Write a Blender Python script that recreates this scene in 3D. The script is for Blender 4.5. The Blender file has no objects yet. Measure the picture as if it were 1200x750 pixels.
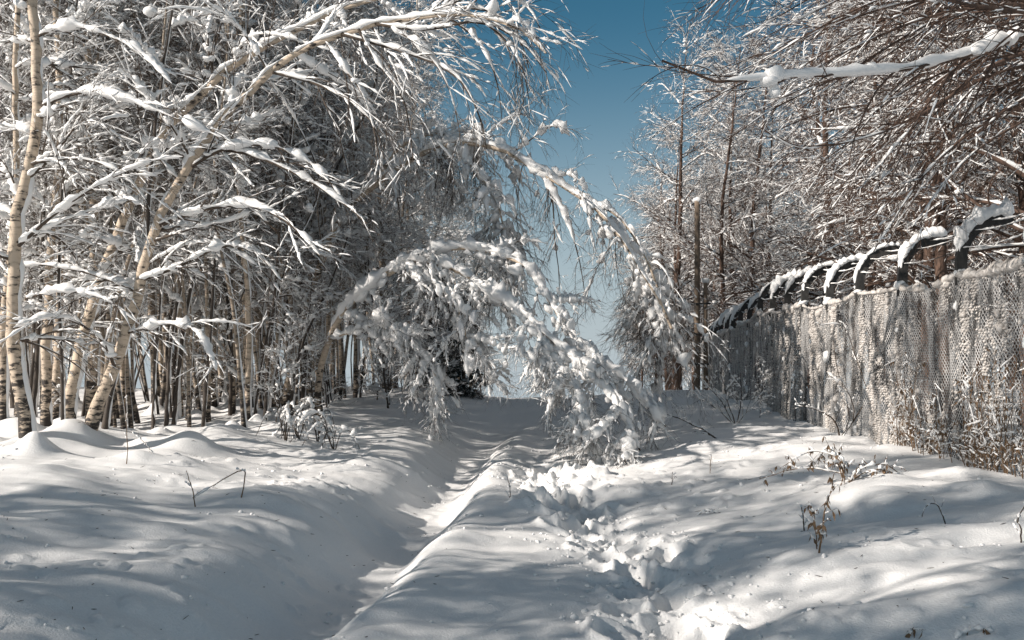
import bpy, math, random
import numpy as np

# ------------------------------------------------------------------ camera, sky, sun, exposure
SC = bpy.context.scene
COL = SC.collection
F = 1167.0            # focal length in photo pixels (photo is 1200 wide)
HY = 455.0            # photo row of the eye level
EYE = 1.5

cam_d = bpy.data.cameras.new("camera")
cam = bpy.data.objects.new("camera", cam_d)
COL.objects.link(cam)
cam.location = (0, 0, EYE)
cam.rotation_euler = (math.radians(90), 0, 0)
cam_d.sensor_width = 36.0
cam_d.lens = 36.0 * F / 1200.0
cam_d.shift_y = (HY - 375.0) / 1200.0
cam_d.clip_start = 0.05
cam_d.clip_end = 6000
SC.camera = cam

SUN_EL = math.radians(27)
SUN_AZ = math.radians(203)      # direction towards the sun, counter-clockwise from +X
to_sun = np.array([math.cos(SUN_EL) * math.cos(SUN_AZ), math.cos(SUN_EL) * math.sin(SUN_AZ), math.sin(SUN_EL)])

W = bpy.data.worlds.new("World")
SC.world = W
W.use_nodes = True
nt = W.node_tree
nt.nodes.clear()
sky = nt.nodes.new("ShaderNodeTexSky")
sky.sky_type = 'NISHITA'
sky.sun_disc = False
sky.sun_elevation = SUN_EL
sky.sun_rotation = math.pi / 2 - SUN_AZ
sky.altitude = 300
sky.air_density = 1.0
sky.dust_density = 0.0
sky.ozone_density = 1.5
hs = nt.nodes.new("ShaderNodeHueSaturation")
hs.inputs['Saturation'].default_value = 1.32
hs.inputs['Hue'].default_value = 0.477
bg = nt.nodes.new("ShaderNodeBackground")
bg.inputs['Strength'].default_value = 0.051
wo = nt.nodes.new("ShaderNodeOutputWorld")
nt.links.new(sky.outputs[0], hs.inputs['Color'])
# paler, neutral air low over the horizon
tcw = nt.nodes.new("ShaderNodeTexCoord"); spw = nt.nodes.new("ShaderNodeSeparateXYZ"); mrw = nt.nodes.new("ShaderNodeMapRange")
mrw.interpolation_type = 'SMOOTHERSTEP'
mrw.inputs['From Min'].default_value = -0.05; mrw.inputs['From Max'].default_value = 0.40
mrw.inputs['To Min'].default_value = 1.0; mrw.inputs['To Max'].default_value = 0.0
mxw = nt.nodes.new("ShaderNodeMix"); mxw.data_type = 'RGBA'
mxw.inputs[7].default_value = (6.6, 7.6, 8.2, 1)
nt.links.new(tcw.outputs['Generated'], spw.inputs[0]); nt.links.new(spw.outputs['Z'], mrw.inputs['Value'])
nt.links.new(mrw.outputs[0], mxw.inputs[0])
mrz = nt.nodes.new("ShaderNodeMapRange"); mrz.interpolation_type = 'SMOOTHERSTEP'
mrz.inputs['From Min'].default_value = 0.38; mrz.inputs['From Max'].default_value = 0.6
hz_ = nt.nodes.new("ShaderNodeHueSaturation"); hz_.inputs['Saturation'].default_value = 0.42
nt.links.new(spw.outputs['Z'], mrz.inputs['Value']); nt.links.new(mrz.outputs[0], hz_.inputs['Fac'])
nt.links.new(hs.outputs[0], hz_.inputs['Color'])
nt.links.new(hz_.outputs[0], mxw.inputs[6]); nt.links.new(mxw.outputs[2], bg.inputs['Color'])
nt.links.new(bg.outputs[0], wo.inputs['Surface'])

sun_d = bpy.data.lights.new("sun", 'SUN')
sun_d.energy = 5.0
sun_d.angle = math.radians(0.53)
sun_d.color = (1.0, 0.915, 0.825)
sun = bpy.data.objects.new("sun", sun_d)
COL.objects.link(sun)
from mathutils import Vector
sun.rotation_euler = Vector(to_sun.tolist()).to_track_quat('Z', 'Y').to_euler()

SC.view_settings.view_transform = 'Standard'
SC.view_settings.look = 'None'
SC.view_settings.gamma = 1
SC.view_settings.exposure = 0.47
SC.render.engine = 'CYCLES'
SC.cycles.max_bounces = 6
SC.cycles.diffuse_bounces = 3
SC.cycles.use_denoising = True

# ------------------------------------------------------------------ numeric helpers
RNG = np.random.default_rng(7)

def hash2(ix, iy, seed):
    h = (ix.astype(np.int64) * 374761393 + iy.astype(np.int64) * 668265263 + seed * 974711) & 0xFFFFFFFF
    h = ((h ^ (h >> 13)) * 1274126177) & 0xFFFFFFFF
    h = (h ^ (h >> 16)) & 0xFFFFFFFF
    return h.astype(np.float64) / 4294967295.0

def vnoise(x, y, seed=0):
    """smooth value noise in 0..1"""
    x = np.asarray(x, float); y = np.asarray(y, float)
    ix = np.floor(x); iy = np.floor(y)
    fx = x - ix; fy = y - iy
    fx = fx * fx * fx * (fx * (fx * 6 - 15) + 10); fy = fy * fy * fy * (fy * (fy * 6 - 15) + 10)
    a = hash2(ix, iy, seed); b = hash2(ix + 1, iy, seed)
    c = hash2(ix, iy + 1, seed); d = hash2(ix + 1, iy + 1, seed)
    return (a * (1 - fx) + b * fx) * (1 - fy) + (c * (1 - fx) + d * fx) * fy

def fbm(x, y, seed=0, o=4):
    s = 0; a = 0.5; t = 0
    for i in range(o):
        s = s + a * vnoise(x, y, seed + i * 17); t += a
        x = np.asarray(x) * 2.03 + 5.1; y = np.asarray(y) * 2.03 + 1.7; a *= 0.5
    return s / t

def sstep(a, b, x):
    t = np.clip((np.asarray(x, float) - a) / (b - a), 0, 1)
    return t * t * (3 - 2 * t)

def nrm(v):
    return v / np.maximum(np.linalg.norm(v, axis=-1, keepdims=True), 1e-9)

def pt(px, py, Y):
    """photo pixel at a chosen distance -> world point"""
    return np.array([(px - 600) / F * Y, Y, EYE + (HY - py) / F * Y])

def catmull(pts, n):
    p = np.asarray(pts, float)
    if len(p) == 2:
        t = np.linspace(0, 1, n)[:, None]
        return p[0] * (1 - t) + p[1] * t
    q = np.vstack([2 * p[0] - p[1], p, 2 * p[-1] - p[-2]])
    seg = np.linalg.norm(np.diff(p, axis=0), axis=1)
    cum = np.concatenate([[0], np.cumsum(seg)]); cum /= cum[-1]
    u = np.linspace(0, 1, n)
    out = np.zeros((n, p.shape[1]))
    for k, t in enumerate(u):
        i = min(np.searchsorted(cum, t, side='right') - 1, len(p) - 2)
        f = (t - cum[i]) / max(cum[i + 1] - cum[i], 1e-9)
        a, b, c, d = q[i], q[i + 1], q[i + 2], q[i + 3]
        out[k] = 0.5 * (2 * b + (c - a) * f + (2 * a - 5 * b + 4 * c - d) * f * f + (3 * b - a - 3 * c + d) * f ** 3)
    return out

# ------------------------------------------------------------------ mesh helpers
class Bag:
    """verts and faces collected for one mesh"""
    def __init__(s):
        s.v = []; s.q = []; s.t = []; s.n = 0
    def add(s, v, quads=None, tris=None):
        v = np.asarray(v, float).reshape(-1, 3)
        if quads is not None and len(quads): s.q.append(np.asarray(quads).reshape(-1, 4) + s.n)
        if tris is not None and len(tris): s.t.append(np.asarray(tris).reshape(-1, 3) + s.n)
        s.v.append(v); s.n += len(v)
    def mesh(s, name, mat, smooth=True):
        me = bpy.data.meshes.new(name)
        V = np.vstack(s.v) if s.v else np.zeros((0, 3))
        Q = np.vstack(s.q) if s.q else np.zeros((0, 4), int)
        T = np.vstack(s.t) if s.t else np.zeros((0, 3), int)
        used = np.zeros(len(V), bool)
        used[Q.ravel()] = True; used[T.ravel()] = True
        remap = np.cumsum(used) - 1
        V = V[used]; Q = remap[Q]; T = remap[T]
        me.vertices.add(len(V)); me.vertices.foreach_set("co", V.astype(np.float32).ravel())
        loops = np.concatenate([Q.ravel(), T.ravel()]).astype(np.int32)
        me.loops.add(len(loops)); me.loops.foreach_set("vertex_index", loops)
        me.polygons.add(len(Q) + len(T))
        st = np.concatenate([np.arange(len(Q)) * 4, len(Q) * 4 + np.arange(len(T)) * 3]).astype(np.int32)
        me.polygons.foreach_set("loop_start", st)
        me.polygons.foreach_set("use_smooth", np.full(len(st), smooth))
        me.update(calc_edges=True)
        me.materials.append(mat)
        return me

def link(name, me, parent=None, loc=None):
    o = bpy.data.objects.new(name, me)
    COL.objects.link(o)
    if parent is not None: o.parent = parent
    if loc is not None: o.location = loc
    return o

def obj(name, bag, mat, parent=None, smooth=True):
    return link(name, bag.mesh(name, mat, smooth), parent)

def thing(name, label, cat, loc=(0, 0, 0), rotz=0.0, group=None, scale=1.0):
    o = bpy.data.objects.new(name, None)
    COL.objects.link(o)
    o.empty_display_size = 0.2
    o.location = loc; o.rotation_euler = (0, 0, rotz); o.scale = (scale,) * 3
    o['label'] = label; o['category'] = cat
    if group: o['group'] = group
    return o

def dup(root, loc, rotz, label, group=None, scale=1.0, tilt=(0, 0)):
    r = root.copy(); COL.objects.link(r)
    r.location = loc; r.rotation_euler = (tilt[0], tilt[1], rotz)
    r.scale = scale if isinstance(scale, tuple) else (scale,) * 3
    r['label'] = label
    if group: r['group'] = group
    elif 'group' in r: del r['group']
    for ch in list(root.children):
        c = ch.copy(); COL.objects.link(c); c.parent = r
        for g in list(ch.children):
            d = g.copy(); COL.objects.link(d); d.parent = c
    return r

def tubes(bag, P, R, S):
    """N tubes at once: P (N,K,3), R (N,K)"""
    P = np.asarray(P, float); R = np.asarray(R, float)
    if P.ndim == 2: P = P[None]; R = R[None]
    N, K = P.shape[:2]
    T = nrm(np.gradient(P, axis=1))
    ref = np.where(np.abs(T[..., 2:3]).mean(axis=1, keepdims=True) > 0.8, np.array([1., 0.13, 0]), np.array([0.07, 0.1, 1.]))
    A = nrm(np.cross(T, np.broadcast_to(ref, T.shape))); B = np.cross(T, A)
    th = np.arange(S) * 2 * np.pi / S
    V = P[:, :, None] + R[:, :, None, None] * (np.cos(th)[None, None, :, None] * A[:, :, None] + np.sin(th)[None, None, :, None] * B[:, :, None])
    n, k, s = np.meshgrid(np.arange(N), np.arange(K - 1), np.arange(S), indexing='ij')
    b0 = n * K * S + k * S; s1 = (s + 1) % S
    q = np.stack([b0 + s, b0 + s1, b0 + S + s1, b0 + S + s], -1)
    bag.add(V, q.reshape(-1, 4))

def resample(P, R, m):
    """m times finer along the polyline"""
    K = P.shape[1]
    t = np.linspace(0, K - 1, (K - 1) * m + 1)
    i = np.minimum(t.astype(int), K - 2); f = (t - i)
    Pp = np.concatenate([2 * P[:, :1] - P[:, 1:2], P, 2 * P[:, -1:] - P[:, -2:-1]], 1)
    a, b, c, d = Pp[:, i], Pp[:, i + 1], Pp[:, i + 2], Pp[:, i + 3]
    ff = f[None, :, None]
    Q = 0.5 * (2 * b + (c - a) * ff + (2 * a - 5 * b + 4 * c - d) * ff ** 2 + (3 * b - a - 3 * c + d) * ff ** 3)
    r = R[:, i] * (1 - f) + R[:, i + 1] * f
    return Q, r

SEC = np.array([(-1, -0.15), (-0.8, 0.55), (0, 1.0), (0.8, 0.55), (1, -0.15), (0, -0.5)])

def snow_strips(bag, P, R, amt, rng, cover=0.75, lo=0.2, hi=0.75, fine=2, wide=0.75, lump=0.6, gate_len=1.15, ragged=0.56):
    """snow lying along the upper side of branches"""
    P = np.asarray(P, float); R = np.asarray(R, float)
    if P.ndim == 2: P = P[None]; R = R[None]
    if not len(P): return
    P, R = resample(P, R, fine)
    N, K = P.shape[:2]
    T = nrm(np.gradient(P, axis=1))
    hz = np.hypot(T[..., 0], T[..., 1])
    load = sstep(lo, hi, hz)
    def along(freq):
        m = max(int(K / freq) + 3, 4)
        g = rng.random((N, m))
        x = np.linspace(0, m - 2.001, K); i = x.astype(int); f = x - i; f = f * f * (3 - 2 * f)
        return g[:, i] * (1 - f) + g[:, i + 1] * f
    gate = sstep(1 - cover - 0.10, 1 - cover + 0.10, along(gate_len * fine))
    if isinstance(amt, np.ndarray):
        xa = np.linspace(0, amt.shape[1] - 1, K); amt = np.interp(xa, np.arange(amt.shape[1]), amt[0])[None]
    h = amt * load * gate * (1 - lump + lump * 2 * along(max(0.55 * fine, 1.2))) * (0.6 + 0.8 * rng.random((N, 1)))
    end = np.minimum(np.arange(K), np.arange(K)[::-1]) / (fine * 0.8)
    h = h * (1 - ragged / 2 + ragged * rng.random((N, K))) * np.clip(end, 0, 1)[None] ** 0.5
    tiny = 0.12 * np.max(amt)
    h = np.where(h < tiny, 0, h)
    w = R * 0.95 * np.clip(h / (R + 1e-6), 0, 1) + wide * h
    side = nrm(np.cross(T, np.array([0, 0, 1.0])) + 1e-6)
    up = np.cross(side, T); up = nrm(up * 0.5 + np.array([0, 0, 0.5]))
    C = P + up * (R * 0.55)[..., None]
    j = 1 + 0.32 * ragged * rng.standard_normal((N, K, 6))
    V = C[:, :, None] + (SEC[:, 0] * j)[..., None] * (w[..., None, None] * side[:, :, None]) + (SEC[:, 1] * j)[..., None] * (h[..., None, None] * up[:, :, None])
    n, k, s = np.meshgrid(np.arange(N), np.arange(K - 1), np.arange(6), indexing='ij')
    b0 = n * K * 6 + k * 6; s1 = (s + 1) % 6
    q = np.stack([b0 + s, b0 + s1, b0 + 6 + s1, b0 + 6 + s], -1)
    keep = (h[:, :-1] > 0) | (h[:, 1:] > 0)
    bag.add(V, q[keep].reshape(-1, 4))

def ico(sub):
    import bmesh
    bm = bmesh.new(); bmesh.ops.create_icosphere(bm, subdivisions=sub, radius=1)
    v = np.array([x.co[:] for x in bm.verts]); f = np.array([[x.index for x in fc.verts] for fc in bm.faces])
    bm.free(); return v, f
ICO1 = ico(1); ICO2 = ico(2); ICO3 = ico(3)

def blobs(bag, C, rad, rng, stretch=1.0, fine=False, rough=0.34, flat=0.72, along=None):
    """lumps of snow: irregular rounded clods"""
    C = np.asarray(C, float).reshape(-1, 3)
    N = len(C)
    if not N: return
    v, f = ICO2 if fine else ICO1
    rad = np.broadcast_to(np.asarray(rad, float), (N,))
    A = rng.standard_normal((N, 3, 5)); ph = rng.random((N, 5)) * 6.28
    d = np.sin(np.einsum('vc,nck->nvk', v * 2.2, A) + ph[:, None]).mean(-1)
    V = v[None] * (1 + rough * 2 * d)[..., None]
    sc = np.stack([0.75 + 0.6 * rng.random(N), 0.75 + 0.6 * rng.random(N), np.full(N, flat) * (0.7 + 0.6 * rng.random(N)) * stretch], -1)
    V = V * sc[:, None] * rad[:, None, None]
    if along is not None:      # drawn out along the limb that carries them
        V = V + along[:, None] * (V * along[:, None]).sum(-1, keepdims=True) * (0.3 + 1.3 * rng.random((N, 1, 1)))
    V = V + C[:, None]
    bag.add(V, None, (f[None] + (np.arange(N) * len(v))[:, None, None]).reshape(-1, 3))

def children(P, R, m, rng, t0=0.1, t1=0.97, L=(0.5, 1.0), taper=0.6, ang=(35, 60), droop=0.5, K=6, rr=0.55, rmin=0.003, up=0.0, jit=0.1, pull=None, tip=0.35):
    """m side shoots on every parent polyline"""
    N, Kp = P.shape[:2]
    t = t0 + (t1 - t0) * ((np.arange(m)[None] + rng.random((N, m))) / m)
    x = t * (Kp - 1); i = np.minimum(x.astype(int), Kp - 2); f = (x - i)[..., None]
    n = np.arange(N)[:, None]
    pos = P[n, i] * (1 - f) + P[n, i + 1] * f
    tan = nrm(P[n, i + 1] - P[n, i])
    r0 = (R[n, i] * (1 - f[..., 0]) + R[n, i + 1] * f[..., 0]) * rr
    v = rng.standard_normal((N, m, 3)); v[..., 2] += up
    if pull is not None: v = v + np.asarray(pull)
    perp = nrm(v - (v * tan).sum(-1, keepdims=True) * tan)
    a = np.radians(ang[0] + (ang[1] - ang[0]) * rng.random((N, m)))[..., None]
    d = tan * np.cos(a) + perp * np.sin(a)
    ln = (L[0] + (L[1] - L[0]) * rng.random((N, m))) * (1 - taper * t)
    M = N * m
    pos = pos.reshape(M, 3); d = d.reshape(M, 3); ln = ln.reshape(M); r0 = np.maximum(r0.reshape(M), rmin)
    out = np.zeros((M, K, 3)); out[:, 0] = pos
    st = ln / (K - 1)
    bend = rng.standard_normal((M, 3)) * jit
    for k in range(1, K):
        out[:, k] = out[:, k - 1] + d * st[:, None]
        d = d + np.array([0, 0, -1.0]) * (droop * st)[:, None] + bend * st[:, None] * 2 + rng.standard_normal((M, 3)) * jit * 0.6 * np.sqrt(st)[:, None]
        d = nrm(d)
    rad = r0[:, None] * np.linspace(1, tip, K)[None]
    return out, rad

# ------------------------------------------------------------------ materials
def mat_new(name):
    m = bpy.data.materials.new(name); m.use_nodes = True
    n = m.node_tree.nodes; b = n['Principled BSDF']
    return m, m.node_tree, n, b

def add(nt, kind, **kw):
    nd = nt.nodes.new(kind)
    for k, v in kw.items():
        if k.startswith('i_'): nd.inputs[k[2:].replace('_', ' ')].default_value = v
        else: setattr(nd, k, v)
    return nd

def noise_chain(nt, scale, mscale=(1, 1, 1), detail=4, rough=0.6, coord='Object'):
    tc = add(nt, 'ShaderNodeTexCoord'); mp = add(nt, 'ShaderNodeMapping')
    mp.inputs['Scale'].default_value = mscale
    no = add(nt, 'ShaderNodeTexNoise'); no.inputs['Scale'].default_value = scale
    no.inputs['Detail'].default_value = detail; no.inputs['Roughness'].default_value = rough
    nt.links.new(tc.outputs[coord], mp.inputs['Vector']); nt.links.new(mp.outputs[0], no.inputs['Vector'])
    return no

def ramp(nt, src, stops):
    r = add(nt, 'ShaderNodeValToRGB')
    e = r.color_ramp.elements
    while len(e) > len(stops): e.remove(e[-1])
    while len(e) < len(stops): e.new(0.5)
    for k, (p, c) in enumerate(stops):
        e[k].position = p; e[k].color = (*c, 1) if len(c) == 3 else c
    nt.links.new(src, r.inputs['Fac'])
    return r

def bump(nt, b, src, strength, dist):
    bp = add(nt, 'ShaderNodeBump'); bp.inputs['Strength'].default_value = strength; bp.inputs['Distance'].default_value = dist
    nt.links.new(src, bp.inputs['Height']); nt.links.new(bp.outputs[0], b.inputs['Normal'])

def make_snow(name, c0, c1, sc, bs, bd):
    m, nt, n, b = mat_new(name)
    no = noise_chain(nt, sc, detail=5)
    r = ramp(nt, no.outputs['Fac'], [(0.3, c0), (0.7, c1)])
    nt.links.new(r.outputs[0], b.inputs['Base Color'])
    b.inputs['Roughness'].default_value = 0.7
    b.inputs['Specular IOR Level'].default_value = 0.25
    bump(nt, b, no.outputs['Fac'], bs, bd)
    return m
M_SNOW = make_snow("fresh_snow", (0.80, 0.80, 0.80), (0.86, 0.855, 0.845), 60, 0.35, 0.01)
M_CRUST = make_snow("frost_crust", (0.33, 0.295, 0.265), (0.70, 0.675, 0.65), 22, 0.35, 0.01)
M_GROUND = make_snow("ground_snow", (0.79, 0.79, 0.79), (0.86, 0.855, 0.85), 70, 0.55, 0.014)

def make_birch(name, white, dark, thr=0.6):
    m, nt, n, b = mat_new(name)
    a = noise_chain(nt, 1.0, (8, 8, 26), 4, 0.62)
    c = noise_chain(nt, 1.0, (5, 5, 6), 4, 0.6)
    mx = add(nt, 'ShaderNodeMath', operation='ADD'); nt.links.new(a.outputs['Fac'], mx.inputs[0])
    ml = add(nt, 'ShaderNodeMath', operation='MULTIPLY'); nt.links.new(c.outputs['Fac'], ml.inputs[0]); ml.inputs[1].default_value = 0.75
    nt.links.new(ml.outputs[0], mx.inputs[1])
    # older, rougher, darker bark towards the foot of the stem
    tc = add(nt, 'ShaderNodeTexCoord'); sp = add(nt, 'ShaderNodeSeparateXYZ'); nt.links.new(tc.outputs['Object'], sp.inputs[0])
    mr = add(nt, 'ShaderNodeMapRange'); mr.inputs['From Min'].default_value = 0.0; mr.inputs['From Max'].default_value = 0.9
    mr.inputs['To Min'].default_value = 0.24; mr.inputs['To Max'].default_value = 0.0
    nt.links.new(sp.outputs['Z'], mr.inputs['Value'])
    m2 = add(nt, 'ShaderNodeMath', operation='ADD'); nt.links.new(mx.outputs[0], m2.inputs[0]); nt.links.new(mr.outputs[0], m2.inputs[1])
    m3 = add(nt, 'ShaderNodeMath', operation='MULTIPLY'); nt.links.new(m2.outputs[0], m3.inputs[0]); m3.inputs[1].default_value = 0.85
    r = ramp(nt, m3.outputs[0], [(0.70, white), (0.82, tuple(0.72 * w for w in white)), (0.885, dark)])
    nt.links.new(r.outputs[0], b.inputs['Base Color'])
    b.inputs['Roughness'].default_value = 0.75
    bump(nt, b, m2.outputs[0], 0.5, 0.01)
    return m
M_BIRCH = make_birch("birch_bark", (0.54, 0.44, 0.34), (0.03, 0.024, 0.02))
M_BIRCH_GREY = make_birch("grey_birch_bark", (0.33, 0.27, 0.21), (0.025, 0.02, 0.018))

def make_bark(name, c0, c1, sc=20):
    m, nt, n, b = mat_new(name)
    no = noise_chain(nt, sc, (1, 1, 0.3), 5, 0.65)
    r = ramp(nt, no.outputs['Fac'], [(0.35, c0), (0.7, c1)])
    nt.links.new(r.outputs[0], b.inputs['Base Color']); b.inputs['Roughness'].default_value = 0.85
    bump(nt, b, no.outputs['Fac'], 0.6, 0.01)
    return m
M_TWIG = make_bark("dark_twig_bark", (0.038, 0.028, 0.021), (0.105, 0.075, 0.054))
M_DARKBARK = make_bark("dark_trunk_bark", (0.03, 0.025, 0.022), (0.10, 0.08, 0.065))
M_BROWN = make_bark("brown_twig_bark", (0.042, 0.027, 0.020), (0.14, 0.083, 0.058))
M_DRY = make_bark("dry_stalk", (0.09, 0.055, 0.03), (0.22, 0.14, 0.08), 40)
M_WOOD = make_bark("weathered_pole_wood", (0.10, 0.075, 0.055), (0.24, 0.18, 0.13), 8)
M_NEEDLE = make_bark("dark_needles", (0.010, 0.018, 0.016), (0.03, 0.05, 0.042), 14)
M_POST = make_bark("dark_post_paint", (0.018, 0.018, 0.018), (0.05, 0.047, 0.044), 25)

def make_wire():
    m, nt, n, b = mat_new("frosted_wire")
    no = noise_chain(nt, 5, (1, 1, 0.4), 5, 0.6)
    r = ramp(nt, no.outputs['Fac'], [(0.40, (0.09, 0.088, 0.085)), (0.58, (0.55, 0.54, 0.53))])
    nt.links.new(r.outputs[0], b.inputs['Base Color']); b.inputs['Roughness'].default_value = 0.6
    return m
M_WIRE = make_wire()

# ------------------------------------------------------------------ ground
TRACK_L = np.array([(-40, -4.6), (-2, -2.15), (2, -1.85), (5.3, -1.50), (6.5, -1.22), (8.4, -1.10), (11.1, -0.82), (14.8, -0.50), (18.8, -0.12), (24, 0.15), (30, 0.2), (60, 0.2), (400, 0)])
TRACK_R = np.array([(-40, 0.2), (0, 0.55), (5.3, 0.86), (7.3, 0.93), (9.3, 0.74), (11.1, 0.46), (13.2, 0.30), (16, 0.55), (24, 1.2), (30, 1.4), (60, 1.4), (400, 1.4)])
MOUNDS = []        # (x, y, radius, height) snow heaped round stems and hidden stumps
STEPS = []
_r = np.random.default_rng(31)
for k, y in enumerate(np.arange(3.5, 13.0, 0.27)):
    x0 = np.interp(y, TRACK_R[:, 0], TRACK_R[:, 1])
    STEPS.append((x0 + (0.15 if k % 2 else -0.15) + _r.normal(0, 0.06), y + _r.normal(0, 0.06), 0.10 + 0.05 * _r.random(), 0.10 + 0.10 * _r.random(), _r.normal(0, 0.4)))
for k in range(16):     # trodden patch where the trail meets the wheel rut
    y = 9.0 + 4.5 * _r.random(); x0 = 0.15 + 0.8 * _r.random()
    STEPS.append((x0, y, 0.09 + 0.06 * _r.random(), 0.06 + 0.08 * _r.random(), _r.normal(0, 0.8)))
for (x, y, r, h) in [(-4.6, 6.3, 0.75, 0.2), (-3.6, 5.2, 0.5, 0.2), (-6.2, 9.0, 0.8, 0.10), (-4.4, 9.2, 0.5, 0.08), (2.2, 6.6, 0.55, 0.13), (3.1, 8.4, 0.5, 0.14), (1.7, 5.1, 0.45, 0.16), (3.9, 7.2, 0.5, 0.10), (3.6, 5.9, 0.35, 0.15),
                     (1.6, 7.6, 0.5, 0.12), (2.5, 5.2, 0.4, 0.10), (4.0, 8.6, 0.28, 0.09), (4.3, 9.6, 0.3, 0.10), (3.4, 9.4, 0.4, 0.12)]:
    MOUNDS.append((x, y, r, h))
for k in range(85):
    MOUNDS.append((-3.4 - 5.5 * _r.random(), 10.5 + 10 * _r.random(), 0.14 + 0.24 * _r.random(), 0.06 + 0.15 * _r.random()))

def ground(x, y, detail=True):
    x = np.asarray(x, float); y = np.asarray(y, float)
    lane = np.where(y < 26, 0.037 * y, 0.962 + 0.2 * np.tanh((y - 26) / 5.4) - 0.0)
    fall = np.maximum(y - 33, 0)
    lane = lane - 0.055 * (fall - 9 * (1 - np.exp(-fall / 9)))
    lane = np.maximum(lane, -0.6 - 0.02 * np.maximum(y, 0)) if False else lane
    lane = np.where(y < -6, 0.037 * -6 + 0 * y, lane)
    far = sstep(40, 120, np.hypot(x, y))
    xl = np.interp(y, TRACK_L[:, 0], TRACK_L[:, 1]); xr = np.interp(y, TRACK_R[:, 0], TRACK_R[:, 1])
    wig = (fbm(y * 0.9, x * 0.3, 5, 3) - 0.5) * 0.30
    z = lane
    near = 1 - far
    # banks
    z = z + near * (0.34 * sstep(0.4, 3.2, -(x - xl)) + 0.30 * sstep(0.3, 3.6, x - xr))
    z = z + near * 0.25 * (fbm(x * 0.33, y * 0.33, 1, 3) - 0.5) + near * 0.10 * (fbm(x * 1.1, y * 1.1, 2, 3) - 0.5)
    if detail:
        rip = sstep(0.7, 2.0, np.abs(x - 0.4))
        z = z + near * 0.045 * (fbm(x * 1.3, y * 3.2, 3, 3) - 0.5) * (0.4 + rip) + near * 0.016 * (fbm(x * 8, y * 9, 4, 4) - 0.5) + near * 0.055 * (fbm(x * 0.8 + 0.3 * y, y * 2.6 - 0.5 * x, 13, 3) - 0.5) * (0.5 + rip)
        z = z + near * 0.022 * sstep(0.66, 0.80, fbm(x * 7, y * 7, 14, 2)) * sstep(0.50, 0.62, fbm(x * 0.7, y * 0.7, 15, 2))
    # left wheel rut: a soft blown-in trough with a steep left side
    u = x - xl + wig
    depth = 0.345 * sstep(-6, 4, y) * (1 - 0.9 * sstep(12, 22, y))
    rut = np.where(u < 0, np.exp(-(np.abs(u) / 0.60) ** 2.2), np.exp(-(np.abs(u) / 0.35) ** 2.8)) * (0.92 + 0.16 * fbm(y * 2.2, x * 2.2, 6, 3))
    z = z + near * 0.11 * np.exp(-((u + 0.95) / 0.6) ** 2) * sstep(-6, 4, y) * (1 - sstep(14, 22, y))
    lip = np.exp(-((np.abs(u) - 0.62) / 0.16) ** 2)
    z = z - depth * rut * near + 0.015 * lip * near
    # right rut with the trodden footprints
    v = x - xr + wig * 0.7
    z = z - 0.15 * np.exp(-(v / 0.34) ** 2) * near * sstep(-6, 3, y) * (1 - 0.6 * sstep(12, 18, y))
    if detail:
        tro = np.exp(-(v / 0.42) ** 2) * sstep(2, 4, y) * (1 - sstep(13, 16, y))
        z = z + tro * (0.09 * (fbm(x * 5, y * 5, 8, 3) - 0.5) + 0.05 * (fbm(x * 13, y * 13, 9, 3) - 0.5))
        for (sx, sy, sr, sd, sa) in STEPS:
            m = (np.abs(x - sx) < 0.6) & (np.abs(y - sy) < 0.7)
            if not m.any(): continue
            dx = x[m] - sx; dy = y[m] - sy
            ca, sn = math.cos(sa), math.sin(sa)
            e = np.hypot((dx * ca + dy * sn) / sr, (-dx * sn + dy * ca) / (sr * 1.55))
            e = e + 0.5 * (fbm(x[m] * 11, y[m] * 11, 12, 3) - 0.5)
            z[m] += -sd * (1 - sstep(0.6, 1.0, e)) + 0.05 * np.exp(-((e - 1.2) / 0.28) ** 2)
    for (mx, my, mr, mh) in MOUNDS:
        m = (np.abs(x - mx) < 3 * mr) & (np.abs(y - my) < 3 * mr)
        if not np.any(m): continue
        if x.ndim: z[m] += mh * np.exp(-((x[m] - mx) ** 2 + (y[m] - my) ** 2) / mr ** 2)
        else: z = z + mh * math.exp(-((x - mx) ** 2 + (y - my) ** 2) / mr ** 2)
    return z

def gz(x, y):
    return float(ground(np.array([x]), np.array([y]), False)[0])

def hit(px, py, y0=4.0, y1=60.0):
    """where the photo ray through a pixel meets the snow"""
    Y = np.linspace(y0, y1, 2400)
    X = (px - 600) / F * Y; Z = EYE + (HY - py) / F * Y
    g = ground(X, Y, False)
    k = np.argmax(g >= Z)
    if g[k] < Z[k]: k = len(Y) - 1
    return float(X[k]), float(Y[k]), float(g[k])

def axis(segs):
    out = []
    for a, b, st in segs:
        n = max(int(round((b - a) / st)), 1)
        out.append(np.linspace(a, b, n, endpoint=False))
    out.append([segs[-1][1]])
    return np.concatenate(out)

def build_ground():
    xs = axis([(-2500, -300, 220), (-300, -60, 20), (-60, -16, 2), (-16, -7, 0.2), (-7, -2.5, 0.04), (-2.5, 2.2, 0.022), (2.2, 5.2, 0.035), (5.2, 16, 0.25), (16, 60, 2), (60, 300, 20), (300, 2500, 220)])
    ys = axis([(-60, -8, 4), (-8, 3, 0.4), (3, 11, 0.026), (11, 18, 0.05), (18, 44, 0.2), (44, 120, 2), (120, 400, 20), (400, 4000, 300)])
    X, Y = np.meshgrid(xs, ys, indexing='xy')
    Z = ground(X.ravel().copy(), Y.ravel().copy())
    b = Bag()
    nx, ny = len(xs), len(ys)
    i, j = np.meshgrid(np.arange(nx - 1), np.arange(ny - 1), indexing='xy')
    k = j * nx + i
    b.add(np.stack([X.ravel(), Y.ravel(), Z], -1), np.stack([k, k + 1, k + nx + 1, k + nx], -1).reshape(-1, 4))
    o = obj("ground", b, M_GROUND)
    o['kind'] = 'structure'

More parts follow.
